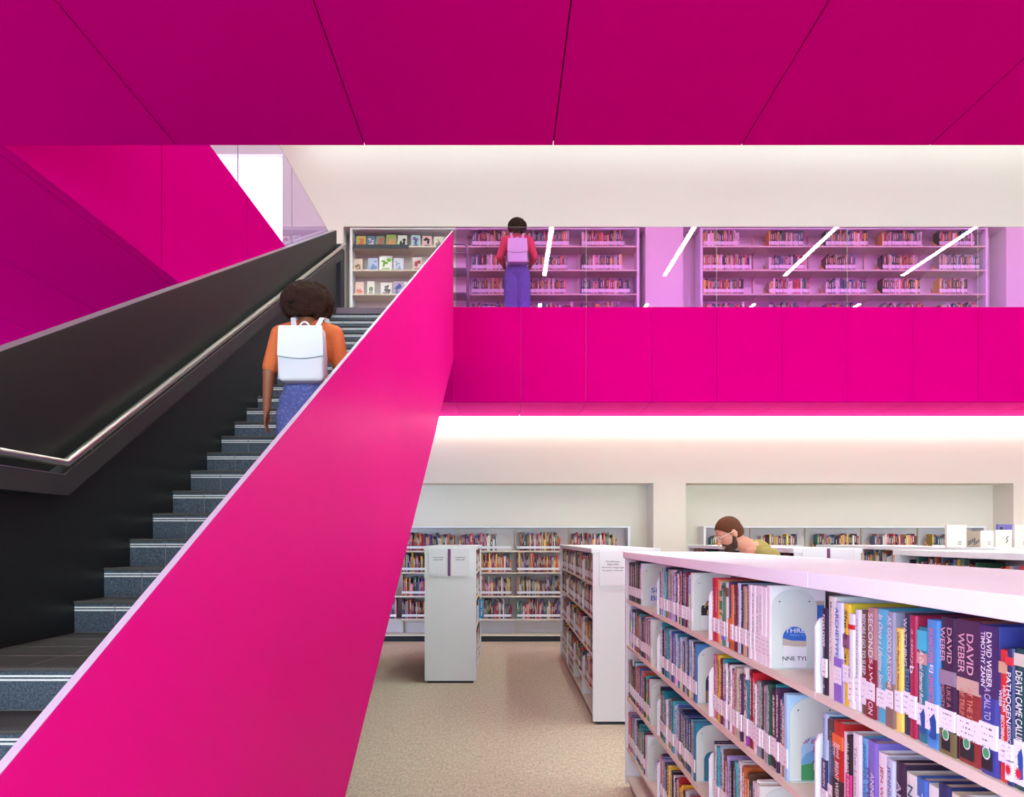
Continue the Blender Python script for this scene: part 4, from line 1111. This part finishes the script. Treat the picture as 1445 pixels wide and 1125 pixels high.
bay(1, 3, near2, 1.832)

# barcode stickers and cover art on the last book of each row
def end_book(r, b, label, col, t=0.03, h=0.228, y=None):
    yy = ye.get((r, b), y)
    o = book(label, yy, t, h, 0.155, XFR, ROWS[r], col, True, (0.034, 0.084))
    obj('barcode_sticker', bx(0.035, 0.095, -t / 2 - 0.0006, -t / 2 + 0.0005, h - 0.03, h - 0.012), BARCODE, cvr(o))
    return o, yy - t, t
def plane_poly(name, pts, y, m, parent):
    bm = B(); bm.faces.new([bm.verts.new((p[0], y, p[1])) for p in pts]); return obj(name, bm, m, parent)

def bookend(x0, y, z, label):
    """arched steel plate with an arched cut-out, facing -y"""
    t = thing('bookend', label, 'bookend', (x0, y, z), 'arched bookends')
    Wd, Hh, iw, ih = 0.127, 0.222, 0.067, 0.118
    n = 12
    def U(w, h, cx):
        r = w / 2
        p = [(cx - r, 0.0)]
        for q in range(n + 1):
            a = PI - q * PI / n
            p.append((cx + r * math.cos(a), h - r + r * math.sin(a)))
        p.append((cx + r, 0.0))
        return p
    # outer outline has flatter shoulders than a half circle
    oc = Wd / 2; R2 = 0.05
    outp = [(0, 0)]
    for q in range(n + 1):
        a = PI - q * PI / n
        outp.append((oc + oc * math.cos(a), Hh - R2 + R2 * math.sin(a)))
    outp.append((Wd, 0))
    inp = U(iw, ih, oc)
    bm = B()
    def ring(yv): return [bm.verts.new((p[0], yv, p[1])) for p in outp], [bm.verts.new((p[0], yv, p[1])) for p in inp]
    o0, i0 = ring(-0.0015); o1, i1 = ring(0.0)
    for q in range(len(outp) - 1):
        bm.faces.new((o0[q], o0[q + 1], i0[q + 1], i0[q])); bm.faces.new((o1[q], i1[q], i1[q + 1], o1[q + 1]))
        bm.faces.new((o0[q], o1[q], o1[q + 1], o0[q + 1])); bm.faces.new((i0[q], i0[q + 1], i1[q + 1], i1[q]))
    obj('plate', bm, BOOKEND, t)
    obj('foot', bx(0.0, Wd, -0.0105, 0.001, 0.0, 0.0022), BOOKEND, t)
    rv = B()
    for xx in (0.022, Wd - 0.022):
        bmesh.ops.create_circle(rv, cap_ends=True, segments=12, radius=0.0022, matrix=Matrix.Translation((xx, -0.0018, Hh - 0.034)) @ Matrix.Rotation(PI / 2, 4, 'X'))
    obj('hole', rv, cmat(40, 60, 100), t)
    return t
def bend(r, b, y, z=None):
    return bookend(XFR + 0.006, y, ROWS[r] + 0.0005, 'pale arched steel bookend, %s, %s of the foreground stack' % (row_s[r], bay_s[b]))

ends = [((0, 0), 'pale blue book with big blue letters behind the bookend, top shelf, farthest bay', (222, 232, 240)), ((0, 1), 'white book with black and gold cover behind the bookend, top shelf, second bay', (228, 234, 230)),
        ((1, 0), 'cream book against the bookend, second shelf, farthest bay of foreground stack', (226, 228, 218)), ((1, 1), 'blue-topped book against the bookend, second shelf, second bay of foreground stack', (70, 130, 190)),
        ((1, 2), 'blue cottage-cover book behind the bookend, second shelf, third bay of foreground stack', (170, 210, 238)), ((2, 0), 'grey book against the bookend, third shelf, farthest bay of foreground stack', (200, 208, 206)),
        ((2, 1), 'teal book against the bookend, third shelf, second bay of foreground stack', (40, 130, 160)), ((2, 2), 'white book against the bookend, third shelf, third bay of foreground stack', (228, 226, 220)),
        ((3, 0), 'white sprigged book against the bookend, bottom shelf, farthest bay of foreground stack', (230, 232, 240)), ((3, 1), 'red book against the bookend, bottom shelf, second bay of foreground stack', (190, 40, 50))]
for (rb_, lab_, col_) in ends:
    o, yb_, t_ = end_book(rb_[0], rb_[1], lab_, col_)
    fy = -t_ / 2 - 0.0008; o = cvr(o)
    cx = 0.006 + 0.0635
    if rb_ == (0, 0):
        lettering('cover_lettering', 'SI', cmat(60, 110, 190), o, (cx, fy, 0.085), (1, 0, 0), (0, 0, 1), 0.034, 0.026)
        lettering('cover_lettering', 'BI', cmat(60, 110, 190), o, (cx, fy, 0.042), (1, 0, 0), (0, 0, 1), 0.036, 0.026)
    elif rb_ == (0, 1):
        plane_poly('cover_art', [(cx - 0.05, 0.06), (cx + 0.05, 0.06), (cx + 0.05, 0.14), (cx, 0.13), (cx - 0.02, 0.1), (cx - 0.05, 0.1)], fy, cmat(36, 40, 48), o)
        lettering('cover_lettering', 'Po', cmat(210, 190, 110), o, (cx - 0.005, fy - 0.0003, 0.10), (1, 0, 0), (0, 0, 1), 0.034, 0.022, 0.3)
        lettering('cover_lettering', 'to', cmat(210, 190, 110), o, (cx + 0.004, fy - 0.0003, 0.074), (1, 0, 0), (0, 0, 1), 0.03, 0.02, 0.3)
    elif rb_ == (1, 2):
        plane_poly('cover_art', [(0.01, 0.004), (0.15, 0.004), (0.15, 0.04), (0.11, 0.035), (0.07, 0.05), (0.03, 0.042), (0.01, 0.05)], fy, cmat(70, 160, 100), o)
        plane_poly('cover_art', [(0.03, 0.045), (0.15, 0.045), (0.15, 0.08), (0.09, 0.095), (0.05, 0.075)], fy + 0.0003, cmat(120, 180, 226), o)
        plane_poly('cover_art', [(0.07, 0.03), (0.15, 0.03), (0.15, 0.05), (0.07, 0.05)], fy - 0.0003, cmat(228, 226, 222), o)
        plane_poly('cover_art', [(0.064, 0.05), (0.15, 0.05), (0.15, 0.062), (0.072, 0.058)], fy - 0.0003, cmat(110, 112, 122), o)
        for q in range(4): plane_poly('cover_art', [(0.078 + q * 0.013, 0.036), (0.083 + q * 0.013, 0.036), (0.083 + q * 0.013, 0.043), (0.078 + q * 0.013, 0.043)], fy - 0.0005, cmat(110, 112, 122), o)
        lettering('cover_lettering', 'of the', cmat(190, 60, 130), o, (cx - 0.004, fy - 0.0004, 0.108), (1, 0, 0), (0.1, 0, 1), 0.05, 0.015, 0.3)
        lettering('cover_lettering', 'We', cmat(190, 60, 130), o, (cx + 0.016, fy - 0.0004, 0.085), (1, 0, 0), (0.1, 0, 1), 0.034, 0.018, 0.3)
    elif rb_ == (2, 1):
        for q in range(5): plane_poly('cover_art', [(cx - 0.03 + q * 0.012, 0.02), (cx - 0.028 + q * 0.012, 0.02), (cx - 0.02 + q * 0.01, 0.09 - q * 0.008)], fy, cmat(130, 170, 80), o)
    elif rb_ == (1, 1):
        plane_poly('cover_art', [(cx - 0.05, 0.05), (cx + 0.05, 0.05), (cx + 0.05, 0.12), (cx - 0.05, 0.12)], fy, cmat(40, 60, 80), o)
        plane_poly('cover_art', [(cx - 0.05, 0.005), (cx + 0.05, 0.005), (cx + 0.05, 0.05), (cx - 0.05, 0.05)], fy, cmat(150, 120, 100), o)
        lettering('cover_lettering', 'ASSO', cmat(200, 220, 230), o, (cx, fy - 0.0003, 0.1), (1, 0, 0), (0, 0, 1), 0.05, 0.016)
    elif rb_ == (3, 0):
        for q in range(7):
            a, bq = random.Random(q).uniform(-0.028, 0.028), random.Random(q + 50).uniform(0.02, 0.1)
            plane_poly('cover_art', [(cx + a, bq), (cx + a + 0.008, bq + 0.003), (cx + a + 0.005, bq + 0.009), (cx + a - 0.003, bq + 0.006)], fy, cmat(90, 120, 190), o)
    bend(rb_[0], rb_[1], yb_ - 0.002)
# third bay top shelf: white cover with blue dome behind the arched bookend
o, yb_, t_ = end_book(0, 2, 'white book with blue-domed cover behind the large bookend, top shelf, third bay', (240, 241, 240), 0.03, 0.232, y3)
fy = -t_ / 2 - 0.0008; cx = 0.0695; o = cvr(o)
plane_poly('cover_art', [(0.02, 0.090), (0.06, 0.079), (0.10, 0.078), (0.152, 0.083), (0.152, 0.178), (0.02, 0.178)], fy, cmat(52, 112, 200), o)
plane_poly('cover_art', [(0.02, 0.068), (0.07, 0.062), (0.11, 0.062), (0.152, 0.068), (0.152, 0.083), (0.10, 0.078), (0.06, 0.079), (0.02, 0.090)], fy, cmat(204, 190, 172), o)
plane_poly('cover_art', [(0.02, 0.178), (0.152, 0.178), (0.152, 0.19), (0.02, 0.19)], fy, cmat(190, 176, 156), o)
lettering('cover_lettering', 'THREE', cmat(236, 240, 246), o, (cx + 0.006, fy - 0.0004, 0.107), (1, 0, 0), (0, 0, 1), 0.068, 0.0125)
lettering('cover_lettering', 'Days in', cmat(150, 190, 236), o, (cx + 0.006, fy - 0.0004, 0.094), (1, 0, 0), (0, 0, 1), 0.04, 0.005, 0.3)
lettering('cover_lettering', 'ANNE TYLER', cmat(60, 64, 74), o, (cx + 0.004, fy - 0.0004, 0.029), (1, 0, 0), (0, 0, 1), 0.104, 0.0115)
bookend(XFR + 0.004, yb_ - 0.002, ROWS[0] + 0.0005, 'large pale arched bookend before the white blue-domed book, top shelf, third bay')

# ------------------------------------------------------------------ people
def frame_of(f, u):
    f = Vector(f).normalized(); u = Vector(u)
    l = u.cross(f).normalized(); u = f.cross(l).normalized()
    return f, l, u
def head(bm, c, f, u, s=1.0):
    """head centred at c facing f; fused later with the body"""
    f, l, u = frame_of(f, u); c = Vector(c)
    R = Matrix((f, l, u)).transposed()
    P = lambda a, b, d: c + (f * a + l * b + u * d) * s
    E = lambda p, r: ellipsoid(bm, P(*p), [q * s for q in r], R, 20, 14)
    E((-0.008, 0, 0.03), (0.096, 0.076, 0.088))
    E((0.012, 0, -0.02), (0.078, 0.066, 0.085))
    E((0.034, 0, -0.075), (0.052, 0.048, 0.04))
    E((0.072, 0, 0.03), (0.02, 0.052, 0.018))       # brow
    capsule(bm, P(0.084, 0, 0.012), P(0.108, 0, -0.026), 0.010 * s, 0.015 * s, 10)   # nose
    E((0.082, 0, -0.058), (0.014, 0.026, 0.007)); E((0.080, 0, -0.068), (0.013, 0.022, 0.007))   # lips
    E((0.074, 0, -0.098), (0.02, 0.024, 0.016))     # chin
    for sd in (-1, 1):
        E((-0.008, sd * 0.080, -0.005), (0.020, 0.010, 0.034))   # ears
        E((0.072, sd * 0.032, 0.012), (0.014, 0.016, 0.011))      # eyelids
    return P, R
def hand(bm, w, d, side, s=1.0, curl=0.5):
    """palm from wrist w along d; side = thumb direction"""
    w, d = Vector(w), Vector(d).normalized(); t = Vector(side).normalized(); n = d.cross(t).normalized()
    R = Matrix((t, n, d)).transposed()
    ellipsoid(bm, w + d * 0.045 * s, (0.040 * s, 0.016 * s, 0.052 * s), R, 14, 10)
    for i, ln in enumerate((0.068, 0.078, 0.073, 0.058)):
        b = w + d * 0.085 * s + t * (0.029 - 0.0195 * i) * s
        k = (b + d * ln * 0.5 * s + n * 0.006 * s)
        e = k + (d * (1 - 0.4 * curl) + n * 0.7 * curl).normalized() * ln * 0.5 * s
        capsule(bm, b, k, 0.0088 * s, 0.0082 * s, 8); capsule(bm, k, e, 0.0082 * s, 0.0072 * s, 8)
    b = w + d * 0.025 * s + t * 0.030 * s
    k = b + (d * 0.6 + t * 0.6).normalized() * 0.04 * s; e = k + (d + n * 0.4).normalized() * 0.032 * s
    capsule(bm, b, k, 0.012 * s, 0.010 * s, 8); capsule(bm, k, e, 0.010 * s, 0.008 * s, 8)

def woman(label, loc, H, top_mat, elbows, wrists, feet, hair_r, lean=0.0, sleeve_long=True, grp=None):
    """seen from behind, facing +y. coordinates in metres from loc (feet level)"""
    k = H / 1.62
    t = thing('person', label, 'person', loc)
    V = lambda x, y, z: Vector((x * k, y * k, z * k))
    def E3(p): return V(*p)
    sh = [V(-0.175, lean * 0.9, 1.325), V(0.175, lean * 0.9, 1.325)]
    hipz = 0.86
    bm = B()
    pel = V(0, 0, 0.88); chest = V(0, lean * 0.7, 1.2); nb = V(0, lean, 1.37)
    ellipsoid(bm, V(0, 0, 0.90), (0.165 * k, 0.115 * k, 0.12 * k)); ellipsoid(bm, V(0, lean * 0.4, 1.05), (0.125 * k, 0.095 * k, 0.14 * k))
    ellipsoid(bm, V(0, lean * 0.75, 1.22), (0.155 * k, 0.105 * k, 0.15 * k))
    capsule(bm, sh[0], sh[1], 0.055 * k, 0.055 * k)
    capsule(bm, V(0, lean, 1.33), V(0, lean + 0.02, 1.44), 0.055 * k, 0.05 * k)
    for q in sh: capsule(bm, V(0, lean, 1.385), q, 0.05 * k, 0.052 * k)
    for i in range(2):
        e, w = E3(elbows[i]), E3(wrists[i])
        chain(bm, [sh[i], e], [0.050 * k, 0.040 * k]); chain(bm, [e, w], [0.040 * k, 0.026 * k])
        d = (w - e).normalized()
        hand(bm, w, d, Vector((1 if i == 0 else -1, 0.25, 0.2)).cross(d).cross(d) * -1 if False else Vector((0, 1, 0.1)), k * 0.95, 0.6)
        hip = V(-0.085 if i == 0 else 0.085, 0, 0.86); ft = E3(feet[i])
        kn = (hip + ft) / 2 + V(0, 0.04, 0.02)
        chain(bm, [hip, kn], [0.085 * k, 0.055 * k]); chain(bm, [kn, ft + V(0, 0, 0.07)], [0.055 * k, 0.038 * k])
        capsule(bm, ft + V(0, -0.03, 0.045), ft + V(0, 0.15, 0.03), 0.036 * k, 0.028 * k)
    hc = V(0, lean + 0.03, 1.50)
    head(bm, hc, (0, 1, -0.05), (0, 0, 1), k)
    obj_me('body', organic(bm, 0.007, 3), SKIND, t)
    # top
    bm = B()
    ellipsoid(bm, V(0, lean * 0.4, 1.05), (0.142 * k, 0.112 * k, 0.15 * k)); ellipsoid(bm, V(0, lean * 0.75, 1.22), (0.170 * k, 0.120 * k, 0.152 * k))
    capsule(bm, sh[0], sh[1], 0.064 * k, 0.064 * k)
    for q in sh: capsule(bm, q.lerp(V(0, lean, 1.385), 0.62), q, 0.060 * k, 0.062 * k)
    for i in range(2):
        e, w = E3(elbows[i]), E3(wrists[i])
        if sleeve_long:
            chain(bm, [sh[i], e], [0.064 * k, 0.054 * k]); chain(bm, [e, e.lerp(w, 0.35)], [0.054 * k, 0.048 * k])
        else:
            chain(bm, [sh[i], sh[i].lerp(e, 0.85)], [0.063 * k, 0.054 * k])
    obj_me('top', organic(bm, 0.009, 5), top_mat, t)
    # wide trousers
    bm = B()
    ellipsoid(bm, V(0, 0, 0.88), (0.180 * k, 0.135 * k, 0.12 * k)); ellipsoid(bm, V(0, 0, 0.965), (0.152 * k, 0.118 * k, 0.06 * k))
    for i in range(2):
        hip = V(-0.088 if i == 0 else 0.088, 0, 0.80); ft = E3(feet[i])
        kn = (hip + ft) / 2 + V(0, 0.03, 0.0)
        chain(bm, [hip, kn], [0.105 * k, 0.104 * k]); chain(bm, [kn, ft + V(0, -0.005, 0.13)], [0.104 * k, 0.108 * k])
    obj_me('trousers', organic(bm, 0.010, 5), TROUS, t)
    for i in range(2):
        ft = E3(feet[i]); bm = B()
        ellipsoid(bm, ft + V(0, 0.05, 0.032), (0.045 * k, 0.125 * k, 0.033 * k))
        obj_me('shoe', organic(bm, 0.008, 3), SHOE, t)
    # curly hair: many small tufts around the skull
    bm = B(); rr = random.Random(5)
    hx, hz0, hz1 = hair_r
    ellipsoid(bm, hc + V(0, -0.035, 0.045), (hx * 0.86 * k, hx * 0.82 * k, 0.115 * k))
    for i in range(230):
        th = rr.uniform(0, 2 * PI); ph = math.acos(rr.uniform(-0.75, 1.0))
        dx, dy, dz = math.sin(ph) * math.cos(th), math.sin(ph) * math.sin(th), math.cos(ph)
        if dy > 0.45 and dz < 0.45: continue
        q = hc + V(0, -0.03, 0.03) + Vector((dx * hx * k, dy * hx * 0.9 * k, dz * (hz1 if dz > 0 else hz0) * k))
        ellipsoid(bm, q, (0.026 * k, 0.026 * k, 0.026 * k), None, 8, 6)
    obj_me('hair', organic(bm, 0.009, 2), HAIRD, t)
    return t, k, sh

def backpack(label, loc, k, yb, zb, sh_world, lean):
    """white leather backpack; loc = person loc; yb = back surface y offset"""
    t = thing('backpack', label, 'backpack', (loc[0], loc[1] + yb, loc[2] + zb), 'white leather backpacks')
    w, h, d = 0.145 * k, 0.335 * k, 0.12 * k
    ztop = 1.422 * k - zb      # top of the shoulder slope under the strap
    bm = B()
    prof = []   # front outline, narrower at the top
    pts = [(-w, 0.03 * k), (-w * 0.9, 0.0), (w * 0.9, 0.0), (w, 0.03 * k), (w * 0.97, 0.16 * k), (w * 0.9, h), (-w * 0.9, h), (-w * 0.97, 0.16 * k)]
    prism(bm, pts, 'y', -d, 0)
    bmesh.ops.bevel(bm, geom=bm.edges[:], offset=0.02 * k, segments=3, affect='EDGES', profile=0.6)
    obj('bag_body', bm, LEATHER, t, smooth=True)
    bm = B()
    n = 14; fl = []
    pts = [(-w * 0.93, h + 0.003)]
    for q in range(n + 1):
        u = -1 + 2 * q / n
        pts.append((u * w * 0.985, 0.155 * k - 0.018 * k * math.cos(u * PI / 2)))
    pts.append((w * 0.93, h + 0.003))
    prism(bm, pts, 'y', -d - 0.008, -d + 0.004)
    bmesh.ops.bevel(bm, geom=bm.edges[:], offset=0.003 * k, segments=2, affect='EDGES')
    fp = obj('flap', bm, LEATHER, t, smooth=False)
    sm = [(p[0], -d - 0.004, p[1] - 0.004) for p in pts[1:-1]]
    obj('flap_seam', tube(B(), sm, 0.003 * k, 6), SEAM, fp)
    # carrying loop
    lp = [(0.035 * k * math.cos(PI * q / 8), -0.02, h - 0.005 + 0.06 * k * math.sin(PI * q / 8)) for q in range(9)]
    obj('carry_loop', tube(B(), lp, 0.006 * k, 8), LEATHER, t, smooth=True)
    for sx in (-1, 1):
        a = Vector((sx * 0.06 * k, -0.03, h - 0.02))
        b = Vector((sx * 0.092 * k, 0.055 * k, ztop - 0.012 * k))
        c = Vector((sx * 0.100 * k, 0.145 * k, ztop + 0.004 * k)); c2 = Vector((sx * 0.125 * k, 0.235 * k, h - 0.03 * k)); c3 = Vector((sx * 0.15 * k, 0.16 * k, 0.1 * k)); e = Vector((sx * w * 0.9, -0.02, 0.04 * k))
        bm = B()
        pp = [a, b, c, c2, c3, e]
        prev = None
        for p in pp:
            wv = Vector((0.016 * k, 0, 0)); nv = Vector((0, 0.0, 0.003))
            ring = [bm.verts.new(p - wv), bm.verts.new(p + wv), bm.verts.new(p + wv + Vector((0, 0.004, 0.004))), bm.verts.new(p - wv + Vector((0, 0.004, 0.004)))]
            if prev:
                for q in range(4): bm.faces.new((prev[q], prev[(q + 1) % 4], ring[(q + 1) % 4], ring[q]))
            else: bm.faces.new(ring)
            prev = ring
        bm.faces.new(prev[::-1])
        obj('strap', bm, LEATHER, t)
    return t

# woman climbing the stairs
ky = Z1 + 2 * T_ + 0.13
lw = (-1.16, ky, H1 + 2 * R_ + 0.006)
wt, k, sh = woman('person with dark curly hair, rust top and blue trousers climbing the stairs', lw, 1.47, RUST,
                  [(-0.235, -0.02, 1.07), (0.235, 0.02, 1.07)], [(-0.265, 0.03, 0.84), (0.235, 0.12, 0.88)], [(-0.095, 0.0, 0.0), (0.095, 0.29, 0.158)], (0.155, 0.12, 0.125), 0.03, False)
backpack('white leather backpack on the person climbing the stairs', (lw[0] + 0.022, lw[1], lw[2]), k, -0.115 * k, 0.885, sh, 0.03)
# woman at the upstairs shelves
lu = (0.19, 11.1, H2)
wt2, k2, sh2 = woman('person in rust top tinted with pink reflection, patterned trousers facing the upstairs shelves, behind glass', lu, 1.60, RUSTPINK,
                     [(-0.25, -0.02, 1.08), (0.25, -0.02, 1.08)], [(-0.17, 0.17, 0.98), (0.17, 0.17, 0.98)], [(-0.1, 0.0, 0.0), (0.1, 0.0, 0.0)], (0.118, 0.10, 0.105), 0.0, True)
backpack('white leather backpack on the person upstairs, tinted violet by the glass', lu, k2, -0.118 * k2, 0.935 * k2, sh2, 0.0)

# man bending over the shelves
mt = thing('person', 'person with beard, glasses and olive t-shirt bending over the low shelves', 'person', (2.02, 5.85, 0))
mo = Vector((2.02, 5.85, 0))
L = lambda x, y, z: Vector((x, y, z)) - mo
bm = B()
pel = L(2.05, 5.85, 0.86); nb = L(1.85, 5.85, 1.43); hc = L(1.685, 5.83, 1.535)
fdir, udir = Vector((-0.86, -0.12, -0.50)), Vector((-0.5, 0, 0.86))
ellipsoid(bm, pel, (0.13, 0.17, 0.13)); chain(bm, [pel, (pel + nb) / 2, nb + Vector((0.04, 0, -0.06))], [0.13, 0.135, 0.12])
shL, shR = L(1.93, 5.64, 1.36), L(1.93, 6.06, 1.36)
capsule(bm, shL, shR, 0.062, 0.062)
capsule(bm, nb, hc + Vector((0.03, 0, -0.04)), 0.062, 0.058)
for s_, sgn in ((shL, -1), (shR, 1)):
    el = s_ + Vector((-0.08, sgn * 0.06, -0.29)); wr = el + Vector((-0.24, -sgn * 0.06, 0.02))
    chain(bm, [s_, el], [0.058, 0.045]); chain(bm, [el, wr], [0.045, 0.03])
    hand(bm, wr, (-1, 0, -0.1), (0, 0, 1), 1.0, 0.6)
    hp = pel + Vector((0, sgn * 0.09, -0.03)); kn = L(2.0, 5.85 + sgn * 0.11, 0.47); an = L(2.05, 5.85 + sgn * 0.11, 0.09)
    chain(bm, [hp, kn], [0.095, 0.06]); chain(bm, [kn, an], [0.06, 0.042])
    capsule(bm, an + Vector((0.03, 0, -0.04)), an + Vector((-0.17, 0, -0.055)), 0.04, 0.032)
P, R = head(bm, hc, fdir, udir, 1.0)
obj_me('body', organic(bm, 0.006, 3), SKINL, mt)
bm = B()
chain(bm, [pel + Vector((0, 0, 0.02)), (pel + nb) / 2, nb + Vector((0.05, 0, -0.065))], [0.15, 0.155, 0.125])
capsule(bm, shL, shR, 0.074, 0.074)
capsule(bm, nb + Vector((0.06, 0, -0.02)), nb + Vector((0.028, 0, -0.008)), 0.085, 0.074)
for s_, sgn in ((shL, -1), (shR, 1)):
    el = s_ + Vector((-0.08, sgn * 0.06, -0.29)); chain(bm, [s_, s_.lerp(el, 0.65)], [0.074, 0.066])
obj_me('t_shirt', organic(bm, 0.008, 5), OLIVE, mt)
bm = B(); ellipsoid(bm, pel, (0.145, 0.185, 0.14))
for sgn in (-1, 1):
    hp = pel + Vector((0, sgn * 0.09, -0.03)); kn = L(2.0, 5.85 + sgn * 0.11, 0.47); an = L(2.05, 5.85 + sgn * 0.11, 0.10)
    chain(bm, [hp, kn], [0.11, 0.08]); chain(bm, [kn, an], [0.08, 0.066])
obj_me('jeans', organic(bm, 0.009, 4), JEAN, mt)
for sgn in (-1, 1):
    bm = B(); ellipsoid(bm, L(1.98, 5.85 + sgn * 0.11, 0.042), (0.14, 0.05, 0.041)); obj_me('shoe', organic(bm, 0.008, 3), SHOE, mt)
# hair cap
f_, l_, u_ = frame_of(fdir, udir)
bm = B(); bmh = B()
ellipsoid(bm, P(-0.012, 0, 0.036), (0.102, 0.084, 0.094), R, 32, 20)
ellipsoid(bm, P(-0.040, 0, 0.0), (0.074, 0.080, 0.085), R, 32, 20)
cutp = P(0.058, 0, 0.052)
nrm = (f_ * 0.80 - u_ * 0.60).normalized()
bmesh.ops.bisect_plane(bm, geom=bm.verts[:] + bm.edges[:] + bm.faces[:], plane_co=cutp, plane_no=nrm, clear_outer=True)
bmesh.ops.bisect_plane(bm, geom=bm.verts[:] + bm.edges[:] + bm.faces[:], plane_co=P(0, 0, -0.055), plane_no=-u_, clear_outer=True)
bmesh.ops.holes_fill(bm, edges=bm.edges[:])
obj_me('hair', organic(bm, 0.006, 3), HAIRB, mt)
bm = B()
ellipsoid(bm, P(0.030, 0, -0.082), (0.058, 0.058, 0.044), R, 24, 14); ellipsoid(bm, P(0.066, 0, -0.100), (0.030, 0.034, 0.026), R)
for sd in (-1, 1):
    capsule(bm, P(0.004, sd * 0.072, -0.025), P(0.022, sd * 0.060, -0.075), 0.012, 0.022)
    capsule(bm, P(0.086, sd * 0.004, -0.048), P(0.076, sd * 0.03, -0.062), 0.009, 0.009)
obj_me('beard', organic(bm, 0.005, 2), BEARD, mt)
for sd in (-1, 1):
    obj('eye', ellipsoid(B(), P(0.083, sd * 0.032, 0.010), (0.006, 0.010, 0.005), R, 10, 8), cmat(50, 40, 36), mt)
bm = B()
for sd in (-1, 1):
    ring = [P(0.101 - 0.004 * abs(math.cos(a)), sd * (0.034 + 0.026 * math.cos(a)), 0.010 + 0.019 * math.sin(a)) for a in [q * 2 * PI / 16 for q in range(16)]]
    tube(bm, ring, 0.0028, 8, closed=True)
    tube(bm, [P(0.096, sd * 0.060, 0.016), P(0.05, sd * 0.082, 0.014), P(-0.01, sd * 0.086, 0.012), P(-0.03, sd * 0.084, -0.01)], 0.0026, 8)
tube(bm, [P(0.1, -0.008, 0.014), P(0.104, 0, 0.016), P(0.1, 0.008, 0.014)], 0.0026, 8)
obj('glasses', bm, cmat(206, 196, 188), mt)

# ------------------------------------------------------------------ light, world, camera
w = bpy.data.worlds.new('daylight'); scene.world = w; w.use_nodes = True
nt = w.node_tree
bg = nt.nodes['Background']
tc = N(nt, 'ShaderNodeTexCoord'); sp = N(nt, 'ShaderNodeSeparateXYZ'); nt.links.new(tc.outputs['Generated'], sp.inputs[0])
r = N(nt, 'ShaderNodeValToRGB')     # deeper blue sky to the left of the building, paler day behind the camera
r.color_ramp.elements[0].position = 0.1; r.color_ramp.elements[0].color = (0.30, 0.42, 0.72, 1)
r.color_ramp.elements[1].position = 0.65; r.color_ramp.elements[1].color = (0.74, 1.0, 0.92, 1)
nt.links.new(math_node(nt, 'ADD', math_node(nt, 'MULTIPLY', sp.outputs[0], 0.5), 0.5), r.inputs['Fac'])
nt.links.new(r.outputs['Color'], bg.inputs['Color'])
bg.inputs['Strength'].default_value = 12.0

cam = bpy.data.cameras.new('camera'); co = bpy.data.objects.new('camera', cam); C.objects.link(co)
co.location = (0, 0, EYE); co.rotation_euler = (PI / 2, 0, 0)
cam.sensor_fit = 'HORIZONTAL'; cam.sensor_width = 36.0
cam.lens = 36.0 * F / 1445.0
cam.shift_x = 11.5 / 1445.0
cam.shift_y = 197.5 / 1445.0
cam.clip_start = 0.05; cam.clip_end = 100
scene.camera = co
scene.view_settings.view_transform = 'Standard'
scene.view_settings.look = 'None'
scene.view_settings.gamma = 1.0
scene.view_settings.use_curve_mapping = False
scene.view_settings.exposure = 0.0
scene.cycles.max_bounces = 10
scene.cycles.transparent_max_bounces = 12
scene.cycles.sample_clamp_indirect = 8.0
